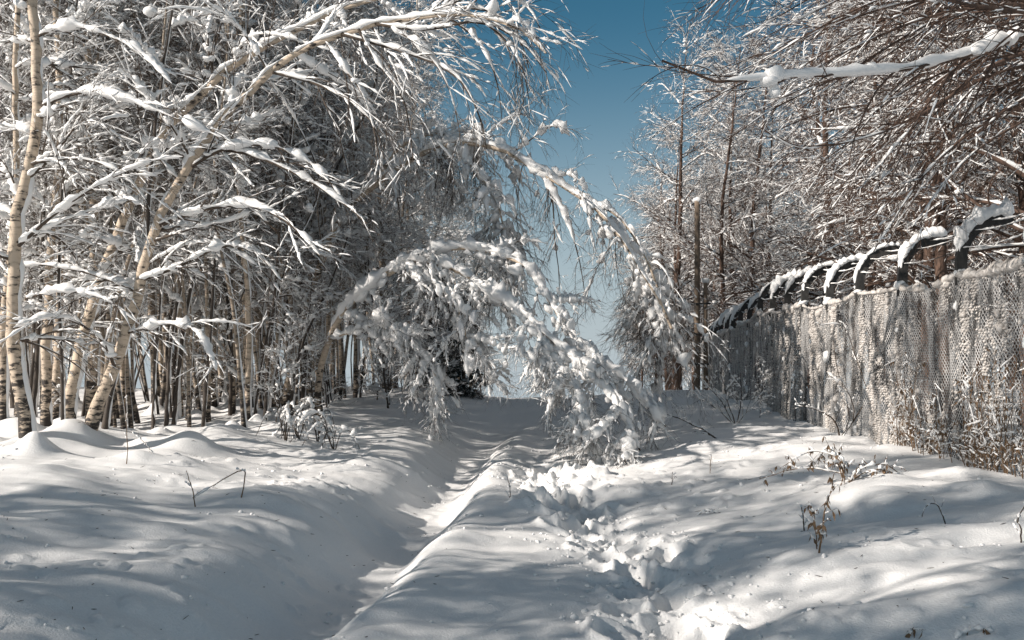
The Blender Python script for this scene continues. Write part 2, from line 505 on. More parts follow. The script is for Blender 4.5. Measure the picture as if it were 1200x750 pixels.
# ------------------------------------------------------------------ trees
def trunk_snow(bag, P, R, rng, side=(0.9, 0.35, 0.0), frac=0.8, thick=0.55):
    """snow blown against one side of a stem"""
    P, R = resample(P[None], R[None], 3)
    N, K = P.shape[:2]
    s = nrm(np.array(side, float))
    g = np.convolve(rng.random(K + 8), np.ones(7) / 7, 'same')[4:K + 4]
    g = sstep(0.5 - 0.25 * frac - 0.02, 0.5 - 0.25 * frac + 0.16, g + 0.12 * rng.standard_normal(K) * 0.3)
    g[0] = g[-1] = 0
    w = R[0] * thick * g * (0.8 + 0.5 * rng.random(K))
    tubes(bag, P + s * (R * 0.72)[..., None], np.maximum(w, 1e-4)[None], 6)

def grow(name, label, cat, stems, loc, rng, l1, l2, l3, snow=(0.03, 0.02, 0.011), cover=0.75, mats=None, group=None, clods=0, clod_r=(0.03, 0.07), clod_stretch=1.0,
         blown=0.7, l1_extra=None, fine_snow=2, snow_lo=0.2, l4=None, l1_from=0, snow_hi=0.75, l2_cover=0.7, clod_on=2, limb_clods=0, stem_snow=0.55):
    """stems: list of (points in world, r0, r1). Builds trunk / crown / snow as three children"""
    mats = mats or (M_BIRCH, M_TWIG)
    base = np.asarray(loc, float)
    t = thing(name, label, cat, tuple(base), 0, group)
    tb, cb, sb = Bag(), Bag(), Bag()
    lev1 = []
    for k, (pts, r0, r1) in enumerate(stems):
        P = catmull(np.asarray(pts, float) - base, 26)
        P[1:-1] += rng.standard_normal((24, 3)) * 0.12 * r0
        R = np.linspace(r0, r1, 26) * (1 + 0.05 * rng.standard_normal(26))
        if k == 0: R[:2] *= (1.35, 1.12)
        tubes(tb, P, R, 8)
        snow_strips(sb, P, R, (snow[0] * stem_snow + 0.55 * R)[None], rng, cover=min(cover + 0.16, 0.97), lo=0.3, hi=0.8, fine=4, wide=0.55, gate_len=1.6)
        if blown > 0: trunk_snow(sb, P, R, rng, frac=blown)
        if k >= l1_from: lev1.append((P, R))
    P0 = np.stack([p for p, r in lev1]); R0 = np.stack([r for p, r in lev1])
    a = dict(l1); m1 = a.pop('m')
    P1, R1 = children(P0, R0, m1, rng, K=9, **a)
    if l1_extra is not None:
        EP, ER = l1_extra
        EP = EP - base
        P1 = np.concatenate([P1, EP]); R1 = np.concatenate([R1, ER])
    tubes(cb, P1, R1, 5)
    snow_strips(sb, P1, R1, snow[0], rng, cover, fine=fine_snow + 2, lo=snow_lo, hi=snow_hi, gate_len=1.0, lump=0.85)
    a = dict(l2); m2 = a.pop('m')
    P2, R2 = children(P1, R1, m2, rng, K=7, **a)
    tubes(cb, P2, R2, 4)
    snow_strips(sb, P2, R2, snow[1], rng, cover * l2_cover, fine=fine_snow + 2, lo=snow_lo, hi=snow_hi, wide=0.5, gate_len=1.8)
    if l3 is not None:
        a = dict(l3); m3 = a.pop('m')
        P3, R3 = children(P2, R2, m3, rng, K=5, **a)
        tubes(cb, P3, R3, 3)
        snow_strips(sb, P3, R3, snow[2], rng, cover * l2_cover * 0.7, fine=fine_snow + 1, lo=snow_lo, hi=snow_hi, wide=0.5, gate_len=1.8)
        if l4 is not None:
            a = dict(l4); m4 = a.pop('m')
            P4, R4 = children(P3, R3, m4, rng, K=5, **a)
            tubes(cb, P4, R4, 3)
            snow_strips(sb, P4[::4], R4[::4], snow[2] * 0.8, rng, cover * 0.5, fine=2, lo=snow_lo, hi=snow_hi)
    if limb_clods:
        for P, R in lev1:
            L = np.linalg.norm(np.diff(P, axis=0), axis=1).sum()
            n = int(limb_clods * L)
            x = (0.22 + 0.76 * rng.random(n)) * (len(P) - 1); i = np.minimum(x.astype(int), len(P) - 2); f = (x - i)[:, None]
            c = P[i] * (1 - f) + P[i + 1] * f + rng.normal(0, 0.05, (n, 3)) + np.stack([0 * f[:, 0], 0 * f[:, 0], 0.06 - 0.20 * rng.random(n) ** 2], -1)
            T_ = nrm(P[i + 1] - P[i])
            blobs(sb, c, 0.020 + 0.045 * rng.random(n) ** 3, rng, stretch=1.8, fine=True, rough=0.42, along=T_)
    if clods:
        n = min(clods, P2.shape[0] * 3)
        PC = P1 if clod_on == 1 else P2
        ii = rng.integers(0, PC.shape[0], n); kk = rng.integers(1, PC.shape[1] if clod_on == 2 else 5, n)
        c = PC[ii, kk] + np.array([0, 0, 0.015])
        blobs(sb, c, clod_r[0] + (clod_r[1] - clod_r[0]) * rng.random(n) ** 3, rng, stretch=clod_stretch, fine=True)
    obj("trunk", tb, mats[0], t)
    obj("crown", cb, mats[1], t)
    obj("snow_cover", sb, M_SNOW, t)
    return t

def stem_line(x, y, z, H, lean, rng, bend=0.25, n=5):
    """an upright, slightly wandering stem"""
    h = np.linspace(0, 1, n)
    wob = rng.standard_normal((n, 2)) * bend * h[:, None] ** 1.2
    return np.stack([x + lean[0] * H * h ** 1.2 + wob[:, 0], y + lean[1] * H * h ** 1.2 + wob[:, 1], z + H * h], -1)

BIRCH_L = dict(l1=dict(m=30, t0=0.30, L=(1.0, 2.4), taper=0.55, ang=(40, 75), droop=0.30, rr=0.42, rmin=0.007, up=0.3, jit=0.22, tip=0.3),
               l2=dict(m=8, t0=0.12, L=(0.5, 1.25), taper=0.4, ang=(22, 55), droop=0.7, rr=0.55, rmin=0.004, jit=0.25),
               l3=dict(m=6, t0=0.12, L=(0.25, 0.65), taper=0.3, ang=(22, 55), droop=1.0, rr=0.6, rmin=0.0025, jit=0.3))

def build_prototypes():
    """one tree of each kind; they stand in the wood themselves and are copied"""
    out = {}
    l4 = dict(m=3, t0=0.2, L=(0.12, 0.32), taper=0.3, ang=(20, 55), droop=1.2, rr=0.7, rmin=0.002, jit=0.3)
    rng = np.random.default_rng(101)
    def mk(key, H, r0, mats, l1, l2, l3, snow, cover, n, clods=0, lean=0.02, blown=0.7, bend=0.2):
        out[key] = []
        for k in range(n):
            st = stem_line(0, 0, -0.15, H, rng.standard_normal(2) * lean, rng, bend)
            out[key].append(grow({'dark': 'bare_tree', 'brown': 'bare_tree', 'sapling': 'sapling', 'pole': 'young_birch', 'greypole': 'young_birch', 'darkpole': 'young_tree'}.get(key, 'birch_tree'), 'x', 'tree', [(st, r0, 0.012)], (0, 0, 0), rng, l1, l2, l3, snow, cover, mats, clods=clods, blown=blown, clod_r=(0.03, 0.085), l4=l4, clod_on=1))
    mk('birch', 12.0, 0.085, (M_BIRCH, M_TWIG), dict(BIRCH_L['l1'], m=34), BIRCH_L['l2'], BIRCH_L['l3'], (0.044, 0.018, 0.012), 0.88, 4, clods=50)
    mk('grey', 10.5, 0.065, (M_BIRCH_GREY, M_TWIG), dict(BIRCH_L['l1'], m=28, t0=0.28), BIRCH_L['l2'], BIRCH_L['l3'], (0.044, 0.018, 0.012), 0.88, 3, clods=45, lean=0.06, bend=0.3)
    mk('dark', 9.0, 0.05, (M_DARKBARK, M_TWIG), dict(BIRCH_L['l1'], m=26, t0=0.22, L=(0.8, 1.9)), BIRCH_L['l2'], BIRCH_L['l3'], (0.044, 0.018, 0.012), 0.88, 3, clods=40, lean=0.08, bend=0.35)
    pole1 = dict(m=9, t0=0.32, L=(0.5, 1.2), taper=0.3, ang=(30, 70), droop=0.35, rr=0.42, rmin=0.005, up=0.5, jit=0.3, tip=0.3)
    mk('pole', 8.5, 0.046, (M_BIRCH, M_TWIG), pole1, BIRCH_L['l2'], dict(BIRCH_L['l3'], m=4), (0.042, 0.014, 0.007), 0.7, 2, clods=60, lean=0.07, blown=0.85, bend=0.28)
    mk('greypole', 7.5, 0.036, (M_BIRCH_GREY, M_TWIG), pole1, BIRCH_L['l2'], dict(BIRCH_L['l3'], m=4), (0.042, 0.014, 0.007), 0.7, 2, clods=60, lean=0.09, blown=0.85, bend=0.32)
    mk('darkpole', 6.5, 0.030, (M_DARKBARK, M_TWIG), dict(pole1, m=7), BIRCH_L['l2'], dict(BIRCH_L['l3'], m=4), (0.040, 0.014, 0.007), 0.65, 3, clods=40, lean=0.11, blown=0.8, bend=0.4)
    mk('brown', 13.0, 0.13, (M_BROWN, M_BROWN), dict(m=34, t0=0.14, L=(2.0, 4.2), taper=0.6, ang=(45, 75), droop=0.10, rr=0.40, rmin=0.008, up=0.3, jit=0.15, tip=0.3),
       dict(m=11, t0=0.12, L=(0.7, 1.5), taper=0.4, ang=(25, 55), droop=0.5, rr=0.5, rmin=0.005, jit=0.25),
       dict(m=8, t0=0.1, L=(0.3, 0.7), taper=0.3, ang=(25, 55), droop=0.8, rr=0.6, rmin=0.003, jit=0.3), (0.030, 0.017, 0.010), 0.64, 3, clods=150, blown=0.0)
    mk('sapling', 3.4, 0.022, (M_DARKBARK, M_TWIG), dict(m=16, t0=0.08, L=(0.5, 1.2), taper=0.5, ang=(25, 60), droop=0.5, rr=0.5, rmin=0.005, up=0.4, jit=0.3),
       dict(m=6, t0=0.1, L=(0.25, 0.6), taper=0.4, ang=(25, 60), droop=0.8, rr=0.55, rmin=0.003, jit=0.3),
       dict(m=4, t0=0.1, L=(0.12, 0.3), taper=0.3, ang=(25, 60), droop=0.8, rr=0.6, rmin=0.002, jit=0.3), (0.034, 0.016, 0.008), 0.8, 3, clods=24, lean=0.12, blown=0.5)
    return out

PROTO = build_prototypes()
PLACED = {id(p): False for k in PROTO for p in PROTO[k]}

def place(key, k, x, y, rz, label, group=None, scale=1.0, tilt=(0, 0), name=None, cat=None):
    p = PROTO[key][k % len(PROTO[key])]
    loc = (x, y, gz(x, y))
    if not PLACED[id(p)]:
        PLACED[id(p)] = True
        p.location = loc; p.rotation_euler = (tilt[0], tilt[1], rz); p.scale = (scale,) * 3
        p['label'] = label
        if group: p['group'] = group
        o = p
    else:
        o = dup(p, loc, rz, label, group, scale, tilt)
    if name: o.name = name
    if cat: o['category'] = cat
    return o

# ---- hero trees on the left
rg = np.random.default_rng(55)
HERO1 = dict(m=17, t0=0.24, L=(1.1, 2.3), taper=0.55, ang=(45, 80), droop=0.34, rr=0.36, rmin=0.007, up=0.5, jit=0.2, tip=0.3)
HERO2 = dict(m=7, t0=0.08, L=(0.4, 1.3), taper=0.5, ang=(14, 45), droop=0.6, rr=0.5, rmin=0.0036, jit=0.2)
HERO3 = dict(m=5, t0=0.08, L=(0.2, 0.6), taper=0.3, ang=(16, 50), droop=0.9, rr=0.6, rmin=0.0024, jit=0.25)

HERO4 = dict(m=3, t0=0.2, L=(0.12, 0.32), taper=0.3, ang=(20, 50), droop=1.2, rr=0.7, rmin=0.0018, jit=0.25)
def base_mound(x, y, r=0.35, h=0.16):
    MOUNDS.append((x, y, r, h))

def line(spec, Y):
    """pixel polyline with a distance (or one per point) -> world points"""
    Ys = Y if hasattr(Y, '__len__') else [Y] * len(spec)
    return np.array([pt(a, b, c) for (a, b), c in zip(spec, Ys)])

def sunk(pts):
    p = np.array(pts, float)
    x, y = p[0][:2]
    p[0][2] = min(p[0][2], gz(x, y) - 0.12)
    return p

def limb_batch(specs, K=9):
    """extra first-order limbs given as pixel curves: list of (pixels, Ys, r0, r1)"""
    P = []; R = []
    for spec, Y, r0, r1 in specs:
        P.append(catmull(line(spec, Y), K)); R.append(np.linspace(r0, r1, K))
    return np.array(P), np.array(R)

# birch A: the leaning one in front
A_pts = line([(92, 540), (112, 480), (134, 430), (160, 350), (185, 262), (235, 172), (300, 98), (345, 62), (410, 36), (480, 22), (545, 18), (600, 30), (640, 62)],
             [11.8, 11.8, 11.75, 11.7, 11.6, 11.4, 11.2, 11.0, 10.8, 10.6, 10.4, 10.2, 10.1])
A_lim = limb_batch([([(185, 265), (230, 248), (290, 240), (340, 262), (375, 300)], [11.6, 11.3, 11.0, 10.7, 10.5], 0.03, 0.008),
                    ([(160, 330), (210, 312), (262, 288), (300, 296), (330, 330)], [11.7, 11.5, 11.3, 11.2, 11.1], 0.026, 0.008),
                    ([(235, 172), (290, 180), (350, 205), (400, 236), (430, 262)], [11.4, 11.2, 11.0, 10.9, 10.8], 0.03, 0.008),
                    ([(320, 85), (370, 98), (415, 122), (440, 150), (450, 185)], [11.1, 11.0, 10.9, 10.8, 10.8], 0.022, 0.005),
                    ([(440, 28), (500, 35), (560, 25), (610, 48), (640, 85)], [10.7, 10.5, 10.4, 10.3, 10.2], 0.022, 0.006),
                    ([(400, 40), (470, 60), (530, 85), (560, 130), (570, 175)], [10.8, 10.7, 10.6, 10.5, 10.5], 0.022, 0.006),
                    ([(181, 282), (225, 268), (277, 256), (305, 244), (330, 250)], [11.6, 11.4, 11.3, 11.2, 11.2], 0.018, 0.005),
                    ([(225, 195), (263, 174), (319, 171), (371, 197), (400, 232)], [11.4, 11.2, 11.1, 11.0, 10.9], 0.022, 0.005),
                    ([(170, 312), (210, 290), (250, 285), (300, 310), (330, 345)], [11.7, 11.5, 11.4, 11.3, 11.3], 0.016, 0.004),
                    ([(480, 22), (530, 10), (575, 14), (606, 40), (620, 80)], [10.6, 10.5, 10.4, 10.3, 10.3], 0.016, 0.005),
                    ([(500, 20), (550, -5), (590, -8), (618, 8), (634, 35)], [10.6, 10.4, 10.2, 10.1, 10.0], 0.016, 0.005),
                    ([(450, 28), (490, 52), (520, 90), (535, 135), (540, 170)], [10.7, 10.6, 10.6, 10.5, 10.5], 0.015, 0.004),
                    ([(520, 18), (552, 40), (575, 75), (585, 110), (588, 140)], [10.5, 10.5, 10.4, 10.4, 10.4], 0.014, 0.004),
                    ([(560, 20), (590, 45), (610, 75), (618, 105), (620, 130)], [10.3, 10.3, 10.2, 10.2, 10.2], 0.014, 0.004),
                    ([(420, 34), (440, 70), (470, 110), (480, 150), (484, 190)], [10.7, 10.7, 10.6, 10.6, 10.6], 0.016, 0.004),
                    ([(380, 46), (400, 75), (425, 110), (440, 160), (446, 200)], [10.9, 10.8, 10.8, 10.7, 10.7], 0.016, 0.004),
                    ([(150, 390), (190, 380), (225, 385), (245, 410), (255, 440)], [11.7, 11.6, 11.4, 11.3, 11.2], 0.02, 0.007),
                    ([(134, 430), (120, 400), (85, 375), (50, 372), (15, 385)], [11.7, 11.4, 11.1, 10.9, 10.8], 0.022, 0.008)])
grow('birch_tree', 'front leaning white birch, its bare foot in the snow and thick snow along it', 'tree', [(sunk(A_pts), 0.080, 0.010)], pt(92, 540, 11.8), np.random.default_rng(201),
     HERO1, HERO2, HERO3, (0.040, 0.016, 0.007), 0.86, l1_extra=A_lim, clods=70, clod_r=(0.03, 0.075), blown=0.45, l4=HERO4, clod_on=1)
base_mound(A_pts[0][0], A_pts[0][1])
# birch B: the second leaning one behind it
B_pts = line([(78, 522), (80, 486), (90, 426), (104, 374), (120, 318), (148, 250), (183, 175), (209, 138), (261, 86), (298, 62), (362, 26), (410, 8), (470, -10), (520, 0)],
             [13.2] * 6 + [13.0, 12.9, 12.7, 12.5, 12.3, 12.2, 12.0, 11.9])
grow('birch_tree', 'second leaning white birch, running parallel just behind the front one', 'tree', [(sunk(B_pts), 0.085, 0.02)], B_pts[0], np.random.default_rng(202),
     HERO1, HERO2, HERO3, (0.038, 0.016, 0.007), 0.84, clods=60, clod_r=(0.03, 0.08), blown=0.6, l4=HERO4, clod_on=1)
# upright birches at the left edge
UP = [
    ([(34, 535), (28, 474), (16, 410), (16, 330), (20, 250), (36, 187), (45, 130), (43, 75), (37, 0), (34, -60)], 11.2, 0.085, 0.05, 'upright white birch at the left edge with a curved, black-scarred stem'),
    ([(54, 505), (54, 490), (56, 390), (60, 290), (67, 224), (71, 157), (67, 37), (64, -50)], 14.0, 0.075, 0.04, 'straight cream birch stem just right of the curved edge birch'),
    ([(4, 520), (3, 400), (12, 300), (19, 224), (19, 75), (24, -60)], 12.6, 0.06, 0.03, 'thin brownish birch stem cut by the left border'),
    ([(63, 500), (70, 360), (71, 201), (76, 172), (90, 127), (104, 67), (127, 7), (145, -50)], 15.0, 0.07, 0.035, 'birch bending right above its middle, among the cream stems at left'),
    ([(108, 492), (108, 474), (110, 410), (112, 250), (114, 200), (117, 123), (116, 0), (114, -60)], 15.5, 0.075, 0.04, 'slim upright birch framed between the two leaning birches'),
    ([(293, 492), (292, 474), (289, 380), (287, 287), (284, 180), (283, 60), (286, -60)], 17.0, 0.075, 0.045, 'pale upright birch ringed by a snow heap at mid left'),
    ([(272, 488), (274, 400), (278, 290), (276, 180), (272, 60), (268, -60)], 18.5, 0.06, 0.035, 'grey-white birch stem directly left of the pale birch in the snow heap'),
]
C_lim = limb_batch([([(45, 42), (85, 30), (150, 52), (180, 75), (202, 99)], [11.1, 10.9, 10.7, 10.6, 10.5], 0.018, 0.005),
                    ([(49, 124), (94, 108), (150, 117), (211, 141), (262, 162)], [11.1, 10.9, 10.7, 10.5, 10.4], 0.020, 0.005),
                    ([(22, 288), (70, 246), (122, 213), (174, 190), (215, 184)], [11.1, 10.8, 10.6, 10.5, 10.4], 0.022, 0.006),
                    ([(20, 284), (50, 268), (98, 250), (141, 236), (170, 240)], [11.1, 11.0, 10.9, 10.8, 10.8], 0.014, 0.004),
                    ([(42, 190), (90, 186), (130, 196), (160, 220), (178, 250)], [11.1, 10.9, 10.8, 10.8, 10.8], 0.016, 0.004),
                    ([(30, 350), (70, 340), (110, 345), (140, 362), (155, 390)], [11.1, 10.9, 10.8, 10.7, 10.7], 0.016, 0.004)], 9)
for k, (spec, Y, r0, r1, lab) in enumerate(UP):
    p = sunk(line(spec, Y))
    x, y = p[0][:2]
    base_mound(x, y, 0.3, 0.12)
    grow('birch_tree', lab, 'tree', [(p, r0, r1)], (x, y, gz(x, y)), np.random.default_rng(300 + k), dict(HERO1, m=17, t0=0.22, ang=(45, 80), L=(0.9, 1.9)), HERO2, HERO3,
         (0.036, 0.015, 0.007), 0.84, clods=45, clod_r=(0.03, 0.08), blown=0.75, l4=HERO4, clod_on=1, l1_extra=C_lim if k == 0 else None)
# slim dark stems standing between them
DK = [([(118, 525), (126, 480), (134, 445), (150, 380), (170, 300), (176, 210), (190, 90), (210, -40)], 12.4, 0.04, 'thin black stem leaning against the foot of the front leaning birch'),
      ([(74, 522), (72, 430), (69, 330), (72, 240), (80, 120), (95, -40)], 12.6, 0.025, 'thin dark straight shoot left of the leaning birches'),
      ([(310, 492), (314, 430), (322, 350), (330, 250), (345, 120), (350, -30)], 16.0, 0.032, 'dark slanting young tree right of the pale birch'),
      ([(240, 486), (246, 400), (250, 300), (262, 180), (270, 40)], 18.5, 0.04, 'dark trunk in front of the dense stand at mid left'),
      ([(205, 484), (212, 420), (206, 300), (196, 180), (190, 20)], 19.0, 0.045, 'sombre stem behind the front leaning birch'),
      ([(352, 482), (358, 420), (352, 330), (340, 200), (338, 60)], 20.0, 0.05, 'dark trunk left of the small arched birch')]
for k, (spec, Y, r0, lab) in enumerate(DK):
    p = sunk(line(spec, Y)); x, y = p[0][:2]
    grow('young_tree', lab, 'tree', [(p, r0, 0.012)], (x, y, gz(x, y)), np.random.default_rng(340 + k), dict(HERO1, m=10, t0=0.25, L=(0.6, 1.4)), HERO2, dict(HERO3, m=4),
         (0.044, 0.015, 0.007), 0.78, mats=(M_DARKBARK, M_TWIG), clods=60, blown=0.7)

# small arched birch, bowed to the ground by its snow
S0 = line([(375, 504), (374, 440), (388, 392), (407, 358), (437, 334), (475, 306), (525, 312), (570, 337), (611, 366), (645, 395), (690, 437), (728, 478), (750, 528)],
          [16.5, 16.45, 16.35, 16.2, 16.0, 15.7, 15.3, 14.9, 14.5, 14.1, 13.6, 13.2, 12.9])
S1 = line([(455, 322), (489, 299), (541, 290), (583, 297), (616, 312), (640, 345), (661, 382), (688, 414), (723, 436), (756, 469), (780, 500)],
          [15.85, 15.7, 15.5, 15.3, 15.1, 14.8, 14.6, 14.3, 14.0, 13.7, 13.5])
S2 = line([(388, 397), (415, 388), (444, 381), (474, 392), (500, 420), (514, 450), (520, 470)], [16.35, 16.0, 15.7, 15.4, 15.2, 15.1, 15.05])
S3 = line([(600, 360), (640, 405), (672, 450), (690, 490), (700, 540)], [14.6, 14.1, 13.6, 13.3, 13.1])
S4 = line([(470, 310), (505, 330), (530, 350), (545, 390), (550, 430)], [15.7, 15.3, 15.0, 14.8, 14.7])
HANG1 = dict(m=16, t0=0.20, t1=0.99, L=(0.35, 0.95), taper=0.1, ang=(35, 75), droop=1.7, rr=0.42, rmin=0.006, up=-0.9, jit=0.25, tip=0.35)
HANG2 = dict(m=6, t0=0.10, L=(0.2, 0.6), taper=0.3, ang=(20, 55), droop=1.8, rr=0.6, rmin=0.004, jit=0.25)
HANG3 = dict(m=5, t0=0.10, L=(0.12, 0.3), taper=0.3, ang=(20, 55), droop=1.6, rr=0.6, rmin=0.0025, jit=0.3)
grow('arched_birch', 'small birch bowed in an arch, its snow-laden head resting on the path', 'tree',
     [(sunk(S0), 0.062, 0.012), (S1, 0.04, 0.010), (S2, 0.026, 0.008), (S3, 0.024, 0.008), (S4, 0.022, 0.008)], S0[0], np.random.default_rng(401), HANG1, HANG2, HANG3,
     (0.062, 0.030, 0.009), 0.82, clods=130, clod_r=(0.022, 0.06), clod_stretch=2.0, l2_cover=0.8, limb_clods=16, stem_snow=1.0, blown=0.5, snow_lo=0.02, snow_hi=0.55, l4=dict(HERO4, m=2))
# tall arched birch above it
T0 = line([(330, 490), (345, 420), (372, 320), (400, 255), (430, 224), (474, 190), (511, 172), (545, 168), (593, 177), (627, 198), (649, 213), (679, 231), (709, 254), (731, 283), (752, 318), (773, 352), (787, 385)],
          [20.0, 19.9, 19.6, 19.2, 18.9, 18.5, 18.1, 17.8, 17.4, 17.1, 16.9, 16.6, 16.3, 16.0, 15.8, 15.6, 15.5])
T1 = line([(525, 170), (555, 196), (580, 232), (592, 275), (598, 320)], [18.0, 17.6, 17.3, 17.1, 17.0])
T3 = line([(690, 238), (720, 250), (748, 285), (768, 330), (780, 378), (785, 410)], [16.5, 16.3, 16.2, 16.1, 16.0, 16.0])
T5 = line([(440, 215), (463, 178), (489, 162), (519, 157), (560, 175)], [18.8, 18.7, 18.6, 18.5, 18.3])
T_lim = limb_batch([([(600, 180), (620, 165), (640, 151), (655, 147), (668, 160)], [17.4, 17.2, 17.1, 17.0, 17.0], 0.016, 0.005),
                    ([(630, 200), (652, 232), (668, 268), (680, 310), (686, 350)], [17.1, 16.9, 16.7, 16.6, 16.6], 0.018, 0.006),
                    ([(640, 205), (648, 240), (650, 280), (655, 320), (655, 350)], [17.0, 16.9, 16.8, 16.7, 16.7], 0.016, 0.005),
                    ([(560, 172), (580, 150), (600, 138), (612, 128), (625, 120)], [17.7, 17.6, 17.5, 17.4, 17.3], 0.014, 0.004)])
grow('arched_birch', 'tall birch bent right over the path, long twigs hanging against the blue sky', 'tree',
     [(sunk(T0), 0.090, 0.022), (T1, 0.03, 0.010), (T3, 0.030, 0.012), (T5, 0.05, 0.02)], T0[0], np.random.default_rng(402),
     dict(HANG1, m=26, t0=0.42, L=(0.6, 1.8), droop=2.2, ang=(45, 85), rr=0.25), dict(HANG2, m=6, L=(0.3, 0.9)), dict(HANG3, m=4, L=(0.2, 0.55)),
     (0.070, 0.016, 0.006), 0.75, l1_extra=T_lim, clods=90, clod_r=(0.022, 0.06), clod_stretch=1.8, limb_clods=10, stem_snow=1.0, blown=0.4, snow_lo=0.1, snow_hi=0.7, l4=dict(HERO4, droop=2))

# ---- the wood on the left: copies
def scatter(n, fx, rng, dmin, taken):
    out = []; tries = 0
    while len(out) < n and tries < 20000:
        tries += 1
        x, y = fx(rng)
        if x is None: continue
        if all((x - a) ** 2 + (y - b) ** 2 > dmin ** 2 for a, b in taken):
            taken.append((x, y)); out.append((x, y))
    return out
taken = []
rs = np.random.default_rng(77)
def zone_left(px0, px1, y0, y1, xmax):
    def f(r):
        y = y0 + (y1 - y0) * r.random(); px = px0 + (px1 - px0) * r.random()
        x = (px - 600) / F * y
        return (x, y) if x < xmax(y) else (None, None)
    return f
edge = lambda y: -3.6 - 0.02 * (y - 15) if y < 26 else -3.2
ZL = [(18, zone_left(-60, 190, 15.0, 22, edge), 'tall snow-dusted tree in the thick stand behind the leaning birches', 'trees behind the leaning birches'),
      (22, zone_left(190, 420, 19.0, 27, edge), 'snowy slender tree in the thick stand at mid left', 'slender trees of the middle stand'),
      (26, zone_left(-120, 330, 22, 36, edge), 'dim snow-dusted tree deep in the left wood', 'trees deep in the left wood'),
      (20, zone_left(380, 545, 24, 44, edge), 'snow-clad tree at the far edge of the wood behind the arched birches', 'trees behind the arched birches')]
ZL += [(34, zone_left(-140, 500, 36, 62, edge), 'faint snowy tree at the very back of the left wood', 'trees at the back of the left wood'),
       (12, zone_left(440, 575, 46, 70, lambda y: -1.5), 'far frosted tree beyond the crest, seen under the arched birches', 'far trees beyond the crest')]
keys = ['birch', 'grey', 'dark', 'birch', 'grey']
c = 0
for n, fx, lab, grp in ZL:
    for x, y in scatter(n, fx, rs, 1.0, taken):
        place(keys[c % 5], c // 2, x, y, rs.normal(0, 0.6), lab, grp, (0.8 + 0.45 * rs.random()) * (0.68 if 'deep in' in lab or 'very back' in lab else 1.0), tilt=(rs.normal(0, 0.05), rs.normal(0, 0.07)))
        c += 1
PZ = [(30, zone_left(95, 430, 14.2, 19, edge), 'slim young tree in the front rank of the left wood', 'slim young trees in the front rank'),
      (34, zone_left(-30, 210, 14.5, 24, edge), 'thin bare-stemmed young tree crowded behind the leaning birches', 'young trees behind the leaning birches'),
      (46, zone_left(200, 430, 18, 29, edge), 'thin snow-plastered young tree in the dense middle stand', 'young trees of the middle stand'),
      (30, zone_left(-60, 440, 27, 40, edge), 'thin shadowed young tree far inside the left wood', 'young trees far inside the left wood')]
c = 0
for n, fx, lab, grp in PZ:
    for x, y in scatter(n, fx, rs, 0.42, taken):
        place(['pole', 'darkpole', 'greypole', 'darkpole', 'greypole'][c % 5], c // 4 + c, x, y, rs.normal(0, 0.6), lab, grp, 0.7 + 0.5 * rs.random(), tilt=(rs.normal(0, 0.06), rs.normal(0, 0.09)))
        c += 1
ORD = ['first', 'second', 'third', 'fourth', 'fifth', 'sixth', 'seventh', 'eighth', 'ninth', 'tenth', 'eleventh', 'twelfth', 'thirteenth', 'fourteenth', 'fifteenth', 'sixteenth', 'seventeenth', 'eighteenth', 'nineteenth', 'twentieth', 'twenty-first', 'twenty-second']
def ranked(pts):
    '''points paired with their rank from the left as the viewer sees them'''
    o = sorted(range(len(pts)), key=lambda i: pts[i][0] / pts[i][1])
    r = {i: ORD[min(n, len(ORD) - 1)] for n, i in enumerate(o)}
    return [(x, y, r[i]) for i, (x, y) in enumerate(pts)]
# undergrowth saplings along the edge of the wood
SAP = [(13, zone_left(-20, 440, 14.5, 21, lambda y: -3.5), 'low snow-laden sapling at the edge of the wood, %s from the left there', 'saplings at the wood edge'),
       (14, zone_left(430, 545, 21, 32, lambda y: -1.9), 'low snowy sapling beside the path near the crest, %s from the left there', 'saplings near the crest')]
c = 0
for n, fx, lab, grp in SAP:
    for x, y, o_ in ranked(scatter(n, fx, rs, 0.6, taken)):
        place('sapling', c, x, y, rs.random() * 6.28, lab % o_, grp, 0.45 + 0.6 * rs.random(), name='sapling', cat='sapling')
        c += 1
# trees beside and behind the viewer: they throw the long shadows over the snow
for k, (x, y, s) in enumerate([(-8.5, 3.0, 0.9), (-10.5, 0.5, 1.0), (-7.8, -1.5, 0.8), (-12, 4.5, 1.1), (-9.5, -4.5, 1.0), (-13.5, -2, 1.1), (-15.5, 2.5, 1.0), (-7.0, 1.2, 0.7), (-9.6, -7.5, 1.0), (-6.2, -4.2, 0.8), (-11.8, -6, 1.0), (-17, -1, 1.1), (-4.8, -8.5, 0.9), (-14, -8, 1.1), (-5.6, 0.2, 0.5), (-6.8, 3.6, 0.45), (-10.2, 2.6, 0.9), (-8.2, -3.4, 0.8), (-12.6, 1.6, 1.0), (-7.4, -7.0, 0.8)]):
    place(['birch', 'grey', 'dark'][k % 3], k, x, y, k * 1.3, 'tree beside the viewer, outside the left border', 'trees outside the left border', s)

# ---- right side
def fence_x(y):
    return float(np.interp(y, [0, 9.35, 17, 25, 36.5, 60], [4.85, 4.85, 4.95, 5.7, 6.95, 9]))

